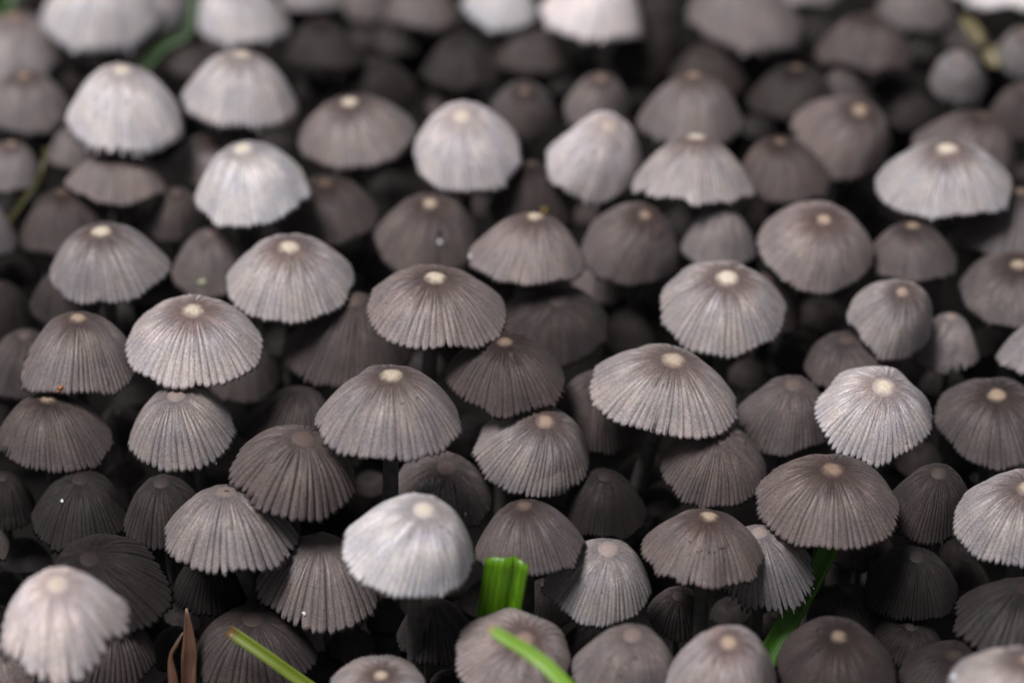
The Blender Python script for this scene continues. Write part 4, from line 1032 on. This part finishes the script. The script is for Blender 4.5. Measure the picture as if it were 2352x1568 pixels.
for i, (nm, x, y, r, mat, lab, cat) in enumerate(BITS):
    hh = hit(x, y)
    if not hh: continue
    loc, nor, ob = hh
    mm = float((np.array(loc) - CAM) @ FWD) * HF / 1176
    lump(nm, loc, nor, r * mm * .75, mat, lab, cat, i + 3, .9 if nm == "droplet" else .5, 1.1 if nm == "droplet" else 1.45)

# orange mite: body, head, legs
hh = hit(136, 893)
if hh:
    loc, nor, ob = hh
    q = nor.to_track_quat('Z', 'Y').to_euler()
    mite = link(bpy.data.objects.new("mite", None)); mite.location = loc + nor * .0001; mite.rotation_euler = q
    mite.empty_display_size = .001
    tag(mite, "tiny orange mite on rim of brownish grey mushroom", "mite")
    def seg(name, x, y, rx, ry, rz):
        vs, fs = [], []
        nr, ns = 6, 8
        for i in range(nr):
            a = math.pi * (i + .05) / (nr - 1 + .1)
            for j in range(ns):
                t = 2 * math.pi * j / ns
                vs.append((x + rx * math.sin(a) * math.cos(t), y + ry * math.sin(a) * math.sin(t), .00012 + rz * math.cos(a)))
        for i in range(nr - 1):
            for j in range(ns):
                fs.append((i * ns + j, (i + 1) * ns + j, (i + 1) * ns + (j + 1) % ns, i * ns + (j + 1) % ns))
        return link(bpy.data.objects.new(name, mesh_from(name, vs, fs, ORANGE)), mite)
    seg("body", .00012, .0001, .00030, .00016, .00014)
    seg("head", -.00030, -.00010, .00014, .00011, .0001)
    for k_ in range(6):
        sx = -.00022 + .00018 * (k_ % 3); sy = 1 if k_ < 3 else -1
        vs, fs = tube([(sx, sy * .0001, .0001), (sx - .00005, sy * .00028, .00018), (sx - .00010, sy * .00042, -.00002)], [.00003, .000025, .00002], 5)
        link(bpy.data.objects.new("leg", mesh_from("leg", vs, fs, ORANGE)), mite)

# cobweb tuft on the near-black cap
hh = hit(992, 1112)
if hh:
    loc, nor, ob = hh
    rng = np.random.default_rng(5)
    vs, fs = [], []
    zax = np.array(nor); xax = np.cross(zax, np.array([0, 0, 1.])); xax /= np.linalg.norm(xax); yax = np.cross(zax, xax)
    for k_ in range(30):
        c0 = xax * rng.normal(0, .0006) + yax * rng.normal(0, .00025)
        dr = rng.uniform(0, 6.28); L = rng.uniform(.00015, .0005)
        pts = [c0 + (xax * math.cos(dr + .5 * f) + yax * math.sin(dr + .5 * f)) * L * f + zax * (.00006 + .00006 * math.sin(3.1 * abs(f))) for f in np.linspace(-1, 1, 5)]
        v2, f2 = tube(pts, [.000016] * 5, 4)
        b = len(vs); vs += v2; fs += [tuple(i + b for i in f) for f in f2]
    o = link(bpy.data.objects.new("cobweb_tuft", mesh_from("cobweb_tuft", vs, fs, WHITE)))
    o.location = loc
    tag(o, "wispy white cobweb tuft on near-black mushroom", "cobweb")

# little holes eaten into the caps, parts of their cap
def tile(x, y, ox, oy): return x * .3421 + ox, y * .3421 + oy
HOLES = [(tile(x, y, 1548, 1032), r) for x, y, r in ((105, 620, 5), (155, 683, 4), (186, 680, 4), (236, 690, 5), (272, 690, 4), (312, 665, 5), (328, 660, 5), (352, 650, 4), (366, 640, 3), (340, 740, 4), (372, 740, 4), (385, 562, 3))]
HOLES += [(tile(x, y, 774, 1032), r) for x, y, r in ((2003, 1398, 6), (1865, 1462, 5), (1942, 1436, 4), (1905, 1520, 5), (1945, 1527, 4), (2135, 1422, 3))]
HOLES += [(tile(x, y, 0, 0), r) for x, y, r in ((640, 655, 5), (865, 690, 5), (730, 720, 5), (650, 768, 4), (700, 808, 5), (775, 792, 3), (810, 620, 4), (780, 680, 3), (775, 850, 4), (1470, 548, 4), (1555, 625, 3), (1512, 600, 3))]
HOLES += [(tile(x, y, 774, 517), r) for x, y, r in ((435, 1197, 4), (445, 1200, 3), (380, 1250, 3), (540, 1157, 4), (705, 522, 3), (1350, 180, 4), (2190, 1073, 3), (690, 58, 11))]
HOLES += [((521, 1127), 8), ((1923, 1170), 3), ((1958, 1158), 3)]
for i, ((x, y), r) in enumerate(HOLES):
    hh = hit(x, y)
    if not hh: continue
    loc, nor, ob = hh
    if ob.name.split(".")[0] not in ("cap", "disc"): continue
    mm = float((np.array(loc) - CAM) @ FWD) * HF / 1176
    rr = r * mm * .6
    rng = np.random.default_rng(i)
    vs = [(0, 0, rr * .10)]; fs = []
    for lv, (f, z) in enumerate(((.6, .14), (1.0, .06), (1.15, -.35))):
        for j in range(9):
            t = 2 * math.pi * j / 9
            w = 1 + .22 * math.cos(2 * t + i) + rng.normal(0, .08)
            vs.append((rr * f * w * math.cos(t) * 1.15, rr * f * w * math.sin(t) * .8, rr * z))
    for j in range(9):
        fs.append((0, 1 + j, 1 + (j + 1) % 9))
        for lv in range(2):
            a = 1 + lv * 9
            fs.append((a + j, a + 9 + j, a + 9 + (j + 1) % 9, a + (j + 1) % 9))
    o = link(bpy.data.objects.new("hole", mesh_from("hole", vs, fs, HOLEM)))
    par = ob.original if ob.original else ob
    if par.name.split(".")[0] == "disc": par = par.parent
    W = Matrix.Translation(loc) @ nor.to_track_quat('Z', 'Y').to_matrix().to_4x4()
    o.parent = par
    o.matrix_parent_inverse = Matrix.Identity(4)
    o.matrix_local = par.matrix_world.inverted() @ W
